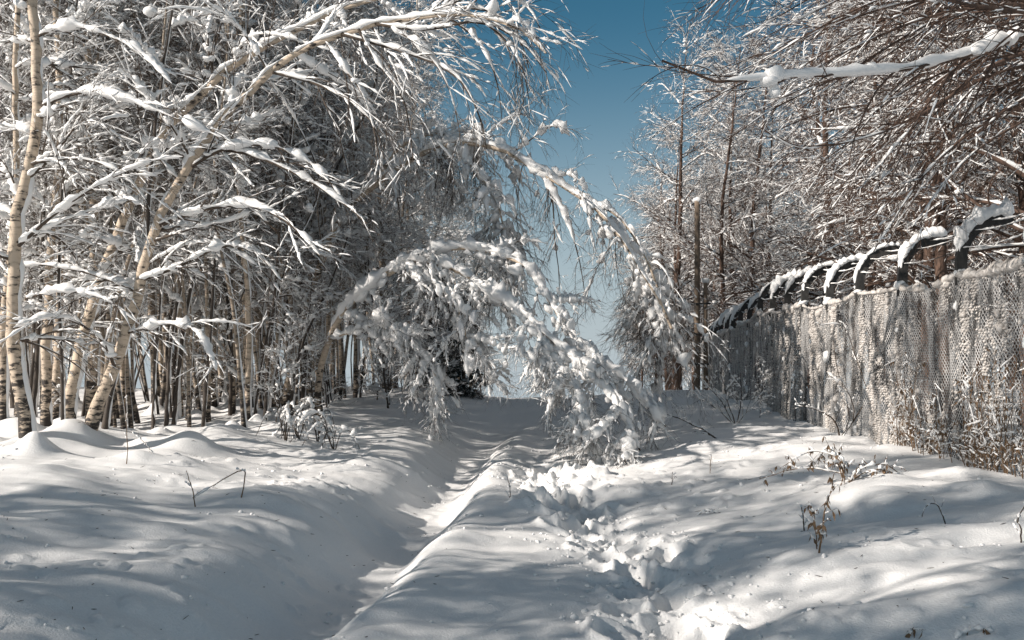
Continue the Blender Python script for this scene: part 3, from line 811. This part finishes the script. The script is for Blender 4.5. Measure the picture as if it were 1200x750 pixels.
def zone_right(px0, px1, y0, y1, off):
    def f(r):
        y = y0 + (y1 - y0) * r.random(); px = px0 + (px1 - px0) * r.random()
        x = (px - 600) / F * y
        return (x, y) if x > fence_x(y) + off else (None, None)
    return f
ZR = [(9, zone_right(900, 1300, 14, 24, 1.6), 'brown-twigged snowy tree close behind the fence, %s from the left of those', 'trees close behind the fence'),
      (14, zone_right(850, 1200, 24, 40, 1.6), 'reddish-brown snowy tree well behind the fence', 'trees well behind the fence'),
      (32, zone_right(815, 1250, 42, 75, -2.5), 'frosted brown tree at the back of the grove behind the fence', 'trees at the back of the grove'),
      (16, zone_right(772, 900, 40, 66, -2.8), 'tall frosted tree at the far end of the fence, %s from the left of those', 'tall trees at the far end of the fence')]
c = 0
for n, fx, lab, grp in ZR:
    for x, y, o_ in ranked(scatter(n, fx, rs, 1.5, taken)):
        place('brown', c, x, y, rs.random() * 6.28, lab % o_ if '%s' in lab else lab, grp, 0.8 + 0.3 * rs.random(), name='bare_tree')
        c += 1

for k, (px, Y, sc_, lab) in enumerate([(792, 40, 1.12, 'tallest frosted tree of the gap, its drooping crown edging the blue sky'), (842, 37, 1.0, 'frosted brown tree directly right of the twin pole'),
                                      (768, 46, 0.8, 'smaller rust-brown tree left of the twin pole, behind the tall arched birch head'), (752, 52, 0.62, 'lowest russet tree beside the sky gap at the crest')]):
    x = (px - 600) / F * Y
    place('brown', k, x, Y, 1.1 + k * 2.1, lab, None, sc_, name='bare_tree'); taken.append((x, Y))

# near tree at right: its trunk is outside the frame, its long boughs sweep in
NB = []
NB.append(([(1330, 10), (1200, 42), (1147, 60), (1095, 75), (1035, 84), (956, 88), (885, 93), (844, 96), (810, 90), (776, 71)], [8.6, 8.3, 8.1, 8.0, 7.8, 7.6, 7.4, 7.3, 7.2, 7.1], 0.035, 0.008))
NB.append(([(1330, 40), (1240, 50), (1150, 82), (1110, 116), (1069, 140), (1012, 162), (952, 173), (915, 169), (892, 150)], [9.0, 8.9, 8.8, 8.7, 8.6, 8.5, 8.4, 8.3, 8.3], 0.028, 0.006))
NB.append(([(1340, 40), (1260, 20), (1200, 14), (1148, 8), (1090, -6), (1020, -25)], [8.2, 8.0, 7.8, 7.7, 7.5, 7.3], 0.03, 0.008))
rb = np.random.default_rng(91)
for k in range(30):
    y0 = -110 + 8.0 * k + rb.normal(0, 12)
    Yb = 8.6 + 2.2 * rb.random()
    L = (430 + 150 * rb.random()) * (1 - 0.45 * (k / 30) ** 2)
    dr = 40 + 120 * (k / 30) * (0.6 + 0.8 * rb.random())
    xs = 1345 - 40 * rb.random()
    pts = [(xs - L * t * (1 - 0.10 * t), y0 + dr * t ** 1.9 - 30 * math.sin(t * 3.1) + rb.normal(0, 4)) for t in (0, 0.25, 0.5, 0.75, 1.0)]
    NB.append((pts, list(np.linspace(Yb + 0.6, Yb - 1.0 + 1.2 * rb.random(), 5)), 0.020 + 0.008 * rb.random(), 0.004))
NBP, NBR = limb_batch(NB, 11)
tr = np.array([(6.5, 9.6, gz(6.5, 9.6) - 0.15), (6.45, 9.5, 2.5), (6.4, 9.4, 5.0), (6.3, 9.3, 9.0)])
tl = thing('bare_tree', 'near brown tree sweeping fine boughs in from the right, one thick with snow', 'tree', tuple(tr[0]))
def near_tree():
    rng = np.random.default_rng(92)
    base = tr[0]
    tb, cb, sb = Bag(), Bag(), Bag()
    P = catmull(tr - base, 20); R = np.linspace(0.17, 0.06, 20)
    tubes(tb, P, R, 10); trunk_snow(sb, P, R, rng, frac=0.4)
    P1 = NBP - base
    # boughs start on the trunk itself
    P1[:, 0, :2] = np.stack([np.interp(P1[:, 0, 2], P[:, 2], P[:, 0]), np.interp(P1[:, 0, 2], P[:, 2], P[:, 1])], -1)
    tubes(cb, P1, NBR, 5)
    snow_strips(sb, P1[1:, 2:], np.minimum(NBR[1:, 2:], 0.008), 0.013, rng, 0.45, fine=5, gate_len=0.6)
    snow_strips(sb, P1[:1, :10], np.maximum(NBR[:1, :10], 0.012), (0.085 * np.linspace(1.15, 0.32, 10))[None], rng, 1.2, fine=6, lump=0.5, wide=0.45, ragged=0.22)
    blobs(sb, [P1[0, 8] + (0.05, 0, 0.03), P1[0, 8] + (0.0, 0, -0.03), P1[0, 8] + (0.06, 0, -0.09), P1[0, 3] + (0.1, 0, 0.05), P1[0, 4] + (0.1, 0, 0.04), P1[0, 6] + (0, 0, 0.03)], [0.085, 0.07, 0.05, 0.075, 0.065, 0.05], rng, fine=True)
    P2, R2 = children(P1, NBR, 15, rng, t0=0.18, t1=0.98, L=(0.6, 1.6), taper=0.45, ang=(12, 42), droop=0.42, K=9, rr=0.5, rmin=0.004, jit=0.22, pull=(-0.4, 0, -0.2))
    tubes(cb, P2, R2, 4); snow_strips(sb, P2, R2, 0.008, rng, 0.36, fine=4, wide=0.6)
    P3, R3 = children(P2, R2, 8, rng, t0=0.10, L=(0.2, 0.6), taper=0.3, ang=(16, 50), droop=0.55, K=5, rr=0.6, rmin=0.0024, jit=0.3)
    tubes(cb, P3, R3, 3); snow_strips(sb, P3[::2], R3[::2], 0.006, rng, 0.26, fine=3, wide=0.6)
    obj('trunk', tb, M_BROWN, tl); obj('crown', cb, M_BROWN, tl); obj('snow_cover', sb, M_SNOW, tl)
near_tree()

# ------------------------------------------------------------------ fence
def build_fence():
    ys = [7.8, 9.35, 10.9, 12.6, 14.2, 15.6, 17.0]
    while ys[-1] < 36: ys.append(ys[-1] + 1.62)
    rng = np.random.default_rng(120)
    posts = []
    for y in ys:
        x = fence_x(y); posts.append((x, y, gz(x, y), 2.02 - 0.32 * sstep(17, 36, y) + rng.normal(0, 0.02)))
    root = thing('chainlink_fence', 'long snow-crusted chain-link fence with curved post tops along the right of the path', 'fence', (posts[0][0], posts[0][1], 0))
    off = np.array([posts[0][0], posts[0][1], 0.0])
    tips = []
    for k, (x, y, z, H) in enumerate(posts):
        b = Bag(); p0 = np.array([x, y, z]) - off
        w = 0.035
        tubes(b, np.array([p0 + (0.045, 0, -0.3), p0 + (0.045, 0, H * 0.5), p0 + (0.045, 0, H), p0 + (0.045, 0, H + 0.02)]), np.array([w, w, w, 0.001]), 6)
        post = obj('post', b, M_POST, root, smooth=False)
        # curved arm: a flat bar bent away from the path
        a = Bag()
        top = p0 + (0.045, 0, H)
        th = np.linspace(0, math.radians(92 + 12 * rng.random()), 12)
        rad = 0.46 + 0.05 * rng.random()
        arc = top + np.stack([rad * 1.05 * (1 - np.cos(th)), 0 * th + rng.normal(0.04, 0.04) * th, 0.14 + rad * np.sin(th)], -1)
        arc = np.vstack([top - (0, 0, 0.12), arc])
        T = nrm(np.gradient(arc, axis=0)); N = np.stack([-T[:, 2], 0 * T[:, 0], T[:, 0]], -1)
        hw, ht = 0.03, 0.058
        prof = [(-ht, -hw), (ht, -hw), (ht, hw), (-ht, hw)]
        V = np.stack([arc + N * pa + np.array([0, 1.0, 0]) * pb for pa, pb in prof], 1)
        i, s = np.meshgrid(np.arange(len(arc) - 1), np.arange(4), indexing='ij'); s1 = (s + 1) % 4
        q = np.stack([i * 4 + s, i * 4 + s1, i * 4 + 4 + s1, i * 4 + 4 + s], -1).reshape(-1, 4)
        a.add(V, np.vstack([q, [[0, 1, 2, 3]], [[len(arc) * 4 - 4 + j for j in (3, 2, 1, 0)]]]))
        obj('curved_arm', a, M_POST, post, smooth=False)
        s_ = Bag()
        AP, AR = arc[None] + N[None] * 0.02, np.full((1, len(arc)), 0.06)
        snow_strips(s_, AP + np.array([0, 0, 0.02]), AR, 0.03 + 0.07 * rng.random(), rng, 0.75 + 0.25 * rng.random(), lo=0.05, hi=0.6, fine=3, wide=0.35, lump=0.45, ragged=0.12)
        # blown against the path side of the rising arm
        up_part = arc[1:8] + N[1:8] * 0.07
        rr = 0.035 * (0.7 + 0.6 * rng.random(7)); rr[0] *= 0.5; rr[-1] *= 0.6
        if rng.random() < 0.55: tubes(s_, up_part, rr * 0.8, 6)
        blobs(s_, [top + (-0.02, 0, 0.02), top + (0.0, 0.05, 0.06)], [0.07, 0.06], rng, fine=True)
        nb = int(rng.integers(1, 6))
        tt = np.sort(rng.random(nb)) * H * 0.95
        blobs(s_, p0 + np.stack([np.full(nb, -0.01), rng.normal(0, 0.015, nb), tt], -1), 0.02 + 0.035 * rng.random(nb) ** 2, rng, stretch=2.4, fine=True)
        obj('snow_cap', s_, M_SNOW, post)
        tips.append(arc)
    # strands of wire along the arms
    for a, rr in ((3, 0.0045), (6, 0.0045), (9, 0.0045), (11, 0.0045)):
        b = Bag(); s_ = Bag()
        path = []
        for k in range(len(tips) - 1):
            p, q = tips[k][a] + (0, 0, 0.0), tips[k + 1][a]
            for t in np.linspace(0, 1, 6)[:-1]:
                c_ = p * (1 - t) + q * t; c_ = c_ + np.array([0, 0, -0.10 * t * (1 - t) * 4 * 0.4])
                path.append(c_)
        path.append(tips[-1][a])
        path = np.array(path)
        tubes(b, path, np.full(len(path), rr), 4)
        w = obj('barbed_wire', b, M_POST, root)
        snow_strips(s_, path, np.full(len(path), rr), 0.009, rng, 0.7, fine=5)
        obj('snow_cover', s_, M_SNOW, w)
    # chain-link bays
    for k in range(len(posts) - 1):
        (xa, ya, za, Ha), (xb, yb, zb, Hb) = posts[k], posts[k + 1]
        L = math.hypot(xb - xa, yb - ya)
        c_ = 0.058 if ya < 17 else 0.085
        nu = int(round(L / (c_ / 2))); nu += nu % 2
        nv = int(round((Ha + 0.1) / (c_ / 2 * 1.1)))
        I, J = np.meshgrid(np.arange(nu + 1), np.arange(nv + 1), indexing='ij')
        U = I / nu; Vv = J / nv
        s0 = ya
        def P_of(U, Vv):
            gl = za * (1 - U) + zb * U; hh = Ha * (1 - U) + Hb * U
            sag = 0.05 * (U * (1 - U)) * 4 * Vv ** 3 * (0.4 + 1.1 * ((k * 7) % 3) / 2)
            x = xa + (xb - xa) * U; y = ya + (yb - ya) * U
            bul = 0.10 * (fbm(y * 1.4 + 3, Vv * 2.3, 40, 3) - 0.5) + 0.05 * (fbm(y * 5, Vv * 2, 41, 2) - 0.5)
            z = gl - 0.08 + (hh + 0.06) * Vv - sag
            return np.stack([x + bul * np.sin(np.pi * np.clip(U, 0.02, 0.98)) ** 0.3 - off[0], y + 0.02 * (fbm(y * 3, Vv * 6, 42, 2) - 0.5) - off[1], z], -1)
        G = P_of(U, Vv)
        ok = (I + J) % 2 == 0
        e1 = ok[:-1, :-1]; e2 = ok[1:, :-1]
        A = np.concatenate([G[:-1, :-1][e1], G[1:, :-1][e2]]); B = np.concatenate([G[1:, 1:][e1], G[:-1, 1:][e2]])
        b = Bag()
        fr = 0.0050 if ya < 17 else 0.006
        tubes(b, np.stack([A, B], 1), np.full((len(A), 2), fr), 3)
        panel = obj('chainlink_panel', b, M_WIRE, root, smooth=False)
        if ya > 15:
            rb_ = Bag(); tubes(rb_, P_of(np.linspace(0, 1, 4), np.full(4, 0.36)) + np.array([0.03, 0, 0]), np.full(4, 0.022), 6)
            obj('mid_rail', rb_, M_POST, root)
        # snow packed into the mesh in ragged vertical streaks
        ci = (~ok) & (I > 0) & (I < nu) & (J > 0) & (J < nv)
        Uc = U[ci]; Vc = Vv[ci]; C = G[ci]
        yy = ya + (yb - ya) * Uc
        st = 0.42 * fbm(yy * 5.5, Vc * 2.2, 50, 4) + 0.28 * fbm(yy * 1.8, Vc * 1.8, 51, 3) + 0.30 * fbm(yy * 17, Vc * 16, 52, 3)
        dens = sstep(0.495, 0.635, st + 0.03 * sstep(17, 20, yy))
        m = dens > 0.12
        C = C[m]; d_ = dens[m]; n = len(C)
        du = (c_ / 2) * (0.42 + 0.40 * d_); dv = du * 1.08
        th_ = 0.010 + 0.022 * d_ * (0.5 + rng.random(n))
        tdir = nrm(np.array([xb - xa, yb - ya, 0.0])); nd = np.array([tdir[1], -tdir[0], 0])
        nd = nd if nd[0] < 0 else -nd
        C = C + rng.normal(0, 0.004, (n, 3))
        V = np.stack([C + tdir * du[:, None], C + np.array([0, 0, 1.0]) * dv[:, None], C - tdir * du[:, None], C - np.array([0, 0, 1.0]) * dv[:, None],
                      C + nd * th_[:, None] - np.array([0, 0, 0.006]), C - nd * (th_ * 0.6)[:, None]], 1)
        tri = np.array([(0, 1, 4), (1, 2, 4), (2, 3, 4), (3, 0, 4), (1, 0, 5), (2, 1, 5), (3, 2, 5), (0, 3, 5)])
        s_ = Bag()
        s_.add(V, None, (tri[None] + (np.arange(n) * 6)[:, None, None]).reshape(-1, 3))
        # clods caught on the wire and the roll of snow on the top edge
        pick = rng.random(n) < 0.03 * (d_ > 0.6)
        blobs(s_, C[pick] + nd * 0.015, 0.02 + 0.03 * rng.random(pick.sum()), rng, stretch=1.7, fine=False)
        top = P_of(np.linspace(0, 1, 14), np.ones(14))
        snow_strips(s_, top, np.full(14, 0.008), 0.025 + 0.04 * rng.random(), rng, 0.85, fine=4, wide=0.7, lump=0.75, gate_len=0.9, ragged=0.25)
        obj('snow_crust', s_, M_CRUST, panel)
build_fence()

# ------------------------------------------------------------------ pole by the far end of the fence
def build_pole():
    x, y = (817 - 600) / F * 33.0, 33.0
    z = gz(x, y)
    t = thing('utility_pole', 'weathered wooden twin pole rising behind the far end of the fence', 'pole', (x, y, z))
    H = EYE + (HY - 236) / F * 33 - z
    b = Bag(); tubes(b, np.array([(0, 0, -0.3), (0, 0, H * 0.5), (0, 0, H), (0, 0, H + 0.01)]), np.array([0.105, 0.095, 0.085, 0.001]), 10); obj('post', b, M_WOOD, t)
    b = Bag(); tubes(b, np.array([(0.30, 0.05, -0.3), (0.29, 0.05, 1.5), (0.28, 0.05, 3.6), (0.28, 0.05, 3.62)]), np.array([0.08, 0.075, 0.07, 0.001]), 10); obj('stub_post', b, M_WOOD, t)
    for h in (0.9, 1.9, 2.9):
        b = Bag(); tubes(b, np.array([(-0.13, -0.12, h), (0.14, -0.11, h), (0.40, -0.09, h)]), np.array([0.03, 0.03, 0.03]), 6); obj('binding', b, M_POST, t)
    b = Bag(); blobs(b, [(0, 0, H + 0.03), (0.28, 0.05, 3.68)], [0.14, 0.12], np.random.default_rng(5), fine=True); obj('snow_cap', b, M_SNOW, t)
build_pole()

# ------------------------------------------------------------------ dark conifer beyond the arch
def build_conifer(px, Y, H, label, seed, Rr=1.3):
    rng = np.random.default_rng(seed)
    x = (px - 600) / F * Y; z = gz(x, Y)
    t = thing('young_spruce', label, 'tree', (x, Y, z))
    tb, cb, sb = Bag(), Bag(), Bag()
    P = np.array([(0, 0, -0.2), (0.02, 0, H * 0.5), (0, 0, H)]); P = catmull(P, 14); R = np.linspace(0.07, 0.01, 14)
    tubes(tb, P, R, 8)
    P1, R1 = children(P[None], R[None], 90, rng, t0=0.03, t1=0.98, L=(Rr * 0.75, Rr * 1.1), taper=0.85, ang=(75, 105), droop=0.45, K=8, rr=0.3, rmin=0.006, jit=0.12)
    tubes(cb, P1, R1, 4)
    P2, R2 = children(P1, R1, 16, rng, t0=0.1, L=(0.2, 0.45), taper=0.5, ang=(40, 65), droop=0.6, K=5, rr=0.6, rmin=0.004, jit=0.15)
    tubes(cb, P2, R2 * 1.6, 3)
    P3, R3 = children(P2, R2, 10, rng, t0=0.05, L=(0.06, 0.13), taper=0.2, ang=(40, 70), droop=0.4, K=3, rr=0.8, rmin=0.006, jit=0.1)
    tubes(cb, P3, R3, 3)
    snow_strips(sb, P1, R1 + 0.02, 0.04, rng, 0.45); snow_strips(sb, P2[::3], R2[::3] + 0.01, 0.025, rng, 0.4)
    obj('trunk', tb, M_DARKBARK, t); obj('crown', cb, M_NEEDLE, t); obj('snow_cover', sb, M_SNOW, t)
build_conifer(543, 29, 3.0, 'dark green young spruce at the crest, framed under the arched birch', 130, 1.0)
build_conifer(512, 31, 3.6, 'dark green young spruce just left of the one framed by the arch', 131, 1.2)

# ------------------------------------------------------------------ sticks, weeds and shrubs in the snow
def plant(name, label, cat, stems, mats, rng, snow=0.012, side=None, side2=None, leaves=0, group=None, leaf_mat=None):
    """stems: list of (world points, r0, r1)"""
    p0 = np.asarray(stems[0][0][0], float)
    t = thing(name, label, cat, tuple(p0), 0, group)
    b, s_ = Bag(), Bag(); PP = []; RR = []
    for pts, r0, r1 in stems:
        P = catmull(np.asarray(pts) - p0, 14); R = np.linspace(r0, r1, 14) * (0.85 + 0.3 * rng.random(14))
        ln_ = np.linalg.norm(np.diff(P, axis=0), axis=1).sum(); P[1:] += np.cumsum(rng.normal(0, 0.006 * ln_, (13, 3)), axis=0)
        PP.append(P); RR.append(R)
    PP = np.array(PP); RR = np.array(RR)
    tubes(b, PP, RR, 5)
    snow_strips(s_, PP, RR, snow, rng, 0.6, fine=3)
    last = (PP, RR)
    for sd in (side, side2):
        if sd:
            a = dict(sd); m = a.pop('m')
            P1, R1 = children(last[0], last[1], m, rng, K=6, **a)
            tubes(b, P1, R1, 3); snow_strips(s_, P1, R1, snow * 0.8, rng, 0.5, fine=2)
            last = (P1, R1)
    obj('stem', b, mats, t)
    if leaves:
        lb = Bag()
        P = last[0]; n = leaves
        ii = rng.integers(0, len(P), n); kk = rng.integers(P.shape[1] // 3, P.shape[1], n)
        c = P[ii, kk]
        d = nrm(rng.standard_normal((n, 3)) * (0.5, 0.5, 0.2) + (0, 0, -1.0)); ln = 0.03 + 0.05 * rng.random(n)
        sd_ = nrm(np.cross(d, rng.standard_normal((n, 3)))); nn = np.cross(d, sd_)
        w = ln * 0.15
        V = np.stack([c, c + d * (ln * .45)[:, None] + sd_ * w[:, None] + nn * (w * .3)[:, None], c + d * ln[:, None] - nn * (w * .5)[:, None], c + d * (ln * .45)[:, None] - sd_ * w[:, None] + nn * (w * .3)[:, None],
                      c + d * (ln * .5)[:, None] + nn * (w * .7)[:, None]], 1)
        tri = np.array([(0, 1, 4), (1, 2, 4), (2, 3, 4), (3, 0, 4)])
        lb.add(V, None, (tri[None] + (np.arange(n) * 5)[:, None, None]).reshape(-1, 3))
        obj('dry_leaves', lb, leaf_mat or M_DRY, t)
    if s_.n and s_.q: obj('snow_cover', s_, M_SNOW, t)
    return t

def on_ground(px, py, sink=0.04):
    x, y, z = hit(px, py)
    return np.array([x, y, z - sink])

rp = np.random.default_rng(140)
def stick(px0, py0, pix, label, r0=0.008, r1=0.003, dy=None, name='dry_twig', **kw):
    g = on_ground(px0, py0)
    Y = g[1]
    pts = [g] + [pt(a, b, Y + (dy or 0) * (i + 1) / len(pix)) for i, (a, b) in enumerate(pix)]
    kw.setdefault('side', dict(m=4, t0=0.25, L=(0.03, 0.14), ang=(25, 60), droop=0.3, rr=0.7, rmin=0.0022))
    return plant(name, label, 'twig', [(pts, r0 * 0.85, r1 * 0.8)], M_DRY if 'stalk' in label else M_TWIG, rp, **kw)

stick(229, 594, [(226, 578), (218, 553)], 'short dark twig upright at the left end of the bent grass stalk', 0.007, 0.004)
stick(281, 585, [(286, 552), (255, 565), (226, 583)], 'bent dry stalk lying in a sharp angle on the left bank', 0.007, 0.004, name='bent_stalk')
stick(147, 545, [(150, 520), (147, 480), (150, 455)], 'thin weed stalk right of the leaning birch foot', 0.006, 0.003)
stick(187, 537, [(170, 520), (152, 505)], 'thin slanting stalk right of the leaning birch foot', 0.005, 0.003)
stick(598, 588, [(597, 570), (592, 553)], 'single bare twig poking up at mid path', 0.006, 0.003, side=dict(m=4, L=(0.05, 0.12), ang=(30, 50), droop=0.2))
stick(832, 556, [(833, 545), (834, 534)], 'short bare stalk alone right of the trodden path', 0.006, 0.004)
stick(943, 622, [(942, 610), (941, 594)], 'short straight stub left of the leafy weed', 0.007, 0.005)
stick(787, 570, [(788, 560), (788, 552)], 'tiny bare stub near the arched birch head', 0.006, 0.004)
stick(808, 606, [(825, 600), (845, 601)], 'low twig lying flat in the snow right of the footprints', 0.007, 0.004)
stick(1110, 612, [(1098, 592), (1085, 594), (1079, 606)], 'small hooped twig in the right foreground snow', 0.006, 0.003)
stick(1196, 640, [(1195, 620), (1190, 608), (1200, 590)], 'dark twig by the right border below the fence', 0.008, 0.004)
stick(1168, 596, [(1150, 598), (1130, 604)], 'low twig at the foot of the fence near the right border', 0.008, 0.004)

# leafy dead weed in the middle of the right bank
g = on_ground(960, 648)
plant('dead_weed', 'upright dead weed with hanging seed husks on the right bank', 'weed', [([g, pt(966, 610, g[1]), pt(974, 575, g[1]), pt(978, 556, g[1])], 0.007, 0.003), ([g + (0.02, 0.1, 0), pt(955, 605, g[1]), pt(948, 590, g[1] + .1)], 0.005, 0.002)],
      M_DRY, rp, 0.012, dict(m=9, t0=0.2, L=(0.05, 0.16), ang=(30, 60), droop=1.5, rr=0.6, rmin=0.002), leaves=60)
# arching leafy shoots
for lab, root_, arcs, nl in [
    ('low dead bramble arching left with brown leaves, in front of the fence', (1000, 566), [[(985, 540), (950, 527), (915, 545)], [(980, 552), (940, 548), (890, 560)], [(975, 530), (965, 530), (960, 545)]], 110),
    ('low dead bramble arching right with brown leaves, nearer the fence', (985, 574), [[(1005, 548), (1040, 545), (1070, 572)], [(1000, 560), (1025, 560), (1060, 590)], [(990, 545), (975, 530), (972, 540)], [(1020, 552), (1055, 556), (1085, 580)]], 120)]:
    g = on_ground(*root_)
    stems = [([g + (rp.normal(0, .05), rp.normal(0, .1), 0)] + [pt(a, b, g[1] + 0.1 * i) for i, (a, b) in enumerate(ar)], 0.007, 0.003) for ar in arcs]
    plant('dead_bramble', lab, 'bramble', stems, M_DRY, rp, 0.018, dict(m=8, t0=0.15, L=(0.1, 0.28), ang=(30, 70), droop=1.4, rr=0.6, rmin=0.003, up=0.5), leaves=nl)
# shrubs by the fence
g = on_ground(985, 512)
plant('bare_shrub', 'bare shrub with one tall arching shoot against the fence mesh', 'shrub',
      [([g, pt(1012, 470, g[1]), pt(1003, 415, g[1]), pt(988, 380, g[1]), pt(958, 378, g[1])], 0.011, 0.004), ([g, pt(975, 490, g[1]), pt(940, 476, g[1] - .4)], 0.013, 0.006),
       ([g, pt(1000, 480, g[1]), pt(975, 430, g[1]), pt(972, 400, g[1])], 0.009, 0.004), ([g, pt(995, 490, g[1]), pt(985, 450, g[1] + .2)], 0.008, 0.004)],
      M_TWIG, rp, 0.016, dict(m=5, t0=0.2, L=(0.2, 0.5), ang=(25, 60), droop=0.1, rr=0.5, rmin=0.003, up=0.4), dict(m=3, L=(0.1, 0.22), ang=(25, 55), droop=0.2, rr=0.6, rmin=0.002))
g = on_ground(862, 498)
plant('bare_shrub', 'spreading bare shrub left of the fence with dark radiating stems', 'shrub',
      [([g, pt(845, 470, g[1]), pt(822, 445, g[1])], 0.011, 0.004), ([g, pt(850, 465, g[1]), pt(838, 430, g[1])], 0.011, 0.004), ([g, pt(868, 470, g[1]), pt(866, 436, g[1])], 0.011, 0.004),
       ([g, pt(880, 475, g[1]), pt(900, 450, g[1])], 0.011, 0.004), ([g, pt(840, 480, g[1]), pt(815, 465, g[1])], 0.009, 0.004)],
      M_TWIG, rp, 0.02, dict(m=7, t0=0.15, L=(0.25, 0.7), ang=(25, 60), droop=0.1, rr=0.5, rmin=0.004, up=0.4), dict(m=4, L=(0.12, 0.3), ang=(25, 55), droop=0.2, rr=0.6, rmin=0.003))
g = on_ground(848, 514)
plant('fallen_branch', 'dark fallen branch propped in the snow right of the arched birch', 'branch',
      [([g, pt(825, 503, g[1]), pt(800, 490, g[1]), pt(780, 482, g[1])], 0.016, 0.006)], M_TWIG, rp, 0.02, dict(m=6, t0=0.1, L=(0.2, 0.5), ang=(30, 60), droop=0.1, rr=0.5, rmin=0.004), dict(m=3, L=(0.1, 0.25), ang=(30, 60), droop=0.2, rr=0.6, rmin=0.003))
g = on_ground(890, 492)
o = place('sapling', 0, g[0], g[1], 0.4, 'rounded snow-covered bush against the teal end of the fence', None, 0.34, name='snowy_bush', cat='bush')
# vines and dead grass on the near fence foot
for lab, (pa, pb), n in [('dry brown grass and vines clinging to the foot of the nearest fence panel', (1120, 1215), 44), ('dead brown grass tuft at the foot of the fence beside the second post', (1050, 1112), 26)]:
    stems = []
    for k in range(n):
        px = pa + (pb - pa) * rp.random(); Yf = 4.80 / ((px - 600) / F)
        x = fence_x(Yf) - 0.07 - 0.1 * rp.random(); z = gz(x, Yf)
        h = 0.25 + 0.95 * rp.random() ** 1.6
        stems.append(([(x, Yf, z - 0.05), (x - 0.03, Yf + rp.normal(0, .05), z + h * .5), (x - 0.06 * rp.random(), Yf + rp.normal(0, .15), z + h), (x - 0.12 * rp.random(), Yf + rp.normal(0, .2), z + h * 0.9)], 0.005, 0.002))
    plant('dry_grass_tuft', lab, 'grass tuft', stems, M_DRY, rp, 0.010, dict(m=9, t0=0.1, L=(0.08, 0.28), ang=(25, 70), droop=1.0, rr=0.7, rmin=0.002), leaves=n * 16)
# foreground sprig at the lower right
g = on_ground(1060, 748)
plant('dry_sprig', 'low dry sprig with small buds in a snow lump at the lower right corner', 'sprig', [([g, pt(1068, 738, g[1]), pt(1085, 737, g[1])], 0.004, 0.002), ([g + (0.2, 0, 0), pt(1140, 737, g[1]), pt(1190, 748, g[1])], 0.003, 0.002)],
      M_TWIG, rp, 0.012, dict(m=6, t0=0.2, L=(0.02, 0.05), ang=(30, 60), droop=0.3, rr=0.8, rmin=0.002), leaves=14)
# hooped weeds at the edge of the wood
for k, (px, py) in enumerate([(350, 515), (372, 520), (392, 528), (335, 518)]):
    g = on_ground(px, py)
    stems = []
    for j in range(5):
        a = rp.random() * 6.28; R_ = 0.25 + 0.4 * rp.random(); h = 0.25 + 0.3 * rp.random()
        d = np.array([math.cos(a), math.sin(a) * 0.6, 0])
        stems.append(([g, g + d * R_ * .3 + (0, 0, h), g + d * R_ * .75 + (0, 0, h * .9), g + d * R_ * 1.1 + (0, 0, h * .25)], 0.008, 0.004))
    plant('bowed_shrub', 'low shrub of hooped snowy stems at the foot of the small arched birch', 'shrub', stems, M_TWIG, rp, 0.035, dict(m=4, t0=0.2, L=(0.1, 0.3), ang=(30, 60), droop=1.0, rr=0.6, rmin=0.003), group='hooped shrubs by the small arched birch')

build_ground()

# ------------------------------------------------------------------ fallen crumbs of snow and flecks of bark
def litter():
    r = np.random.default_rng(160)
    b = Bag()
    n = 1500
    y = 4 + 10 * r.random(n) ** 1.2
    x = np.interp(y, TRACK_R[:, 0], TRACK_R[:, 1]) + r.normal(0, 0.35, n)
    y2 = 4.5 + 12 * r.random(1500) ** 1.3
    x2 = -5.5 + 10 * r.random(1500)
    pk = fbm(x2 * 0.9, y2 * 0.9, 70, 2) > 0.5
    x = np.concatenate([x, x2[pk]]); y = np.concatenate([y, y2[pk]])
    rad = 0.005 + 0.018 * r.random(len(x)) ** 3
    z = ground(x.copy(), y.copy())
    blobs(b, np.stack([x, y, z + rad * 0.3], -1), rad, r, rough=0.4)
    o = obj("snow_crumbs", b, M_SNOW); o['kind'] = 'stuff'
    b = Bag(); n = 700
    y = 5 + 13 * r.random(n); x = np.where(r.random(n) < 0.6, -6 + 5.5 * r.random(n), 0.5 + 4.0 * r.random(n))
    z = ground(x.copy(), y.copy()) + 0.004
    a = r.random(n) * 6.28; ln = 0.006 + 0.03 * r.random(n) ** 2
    d = np.stack([np.cos(a), np.sin(a), 0.2 * r.standard_normal(n)], -1) * ln[:, None]
    c = np.stack([x, y, z], -1)
    tubes(b, np.stack([c - d, c, c + d], 1), np.stack([0.001 + 0 * ln, 0.0025 + 0 * ln, 0.001 + 0 * ln], 1), 4)
    o = obj("bark_litter", b, M_DARKBARK); o['kind'] = 'stuff'
litter()
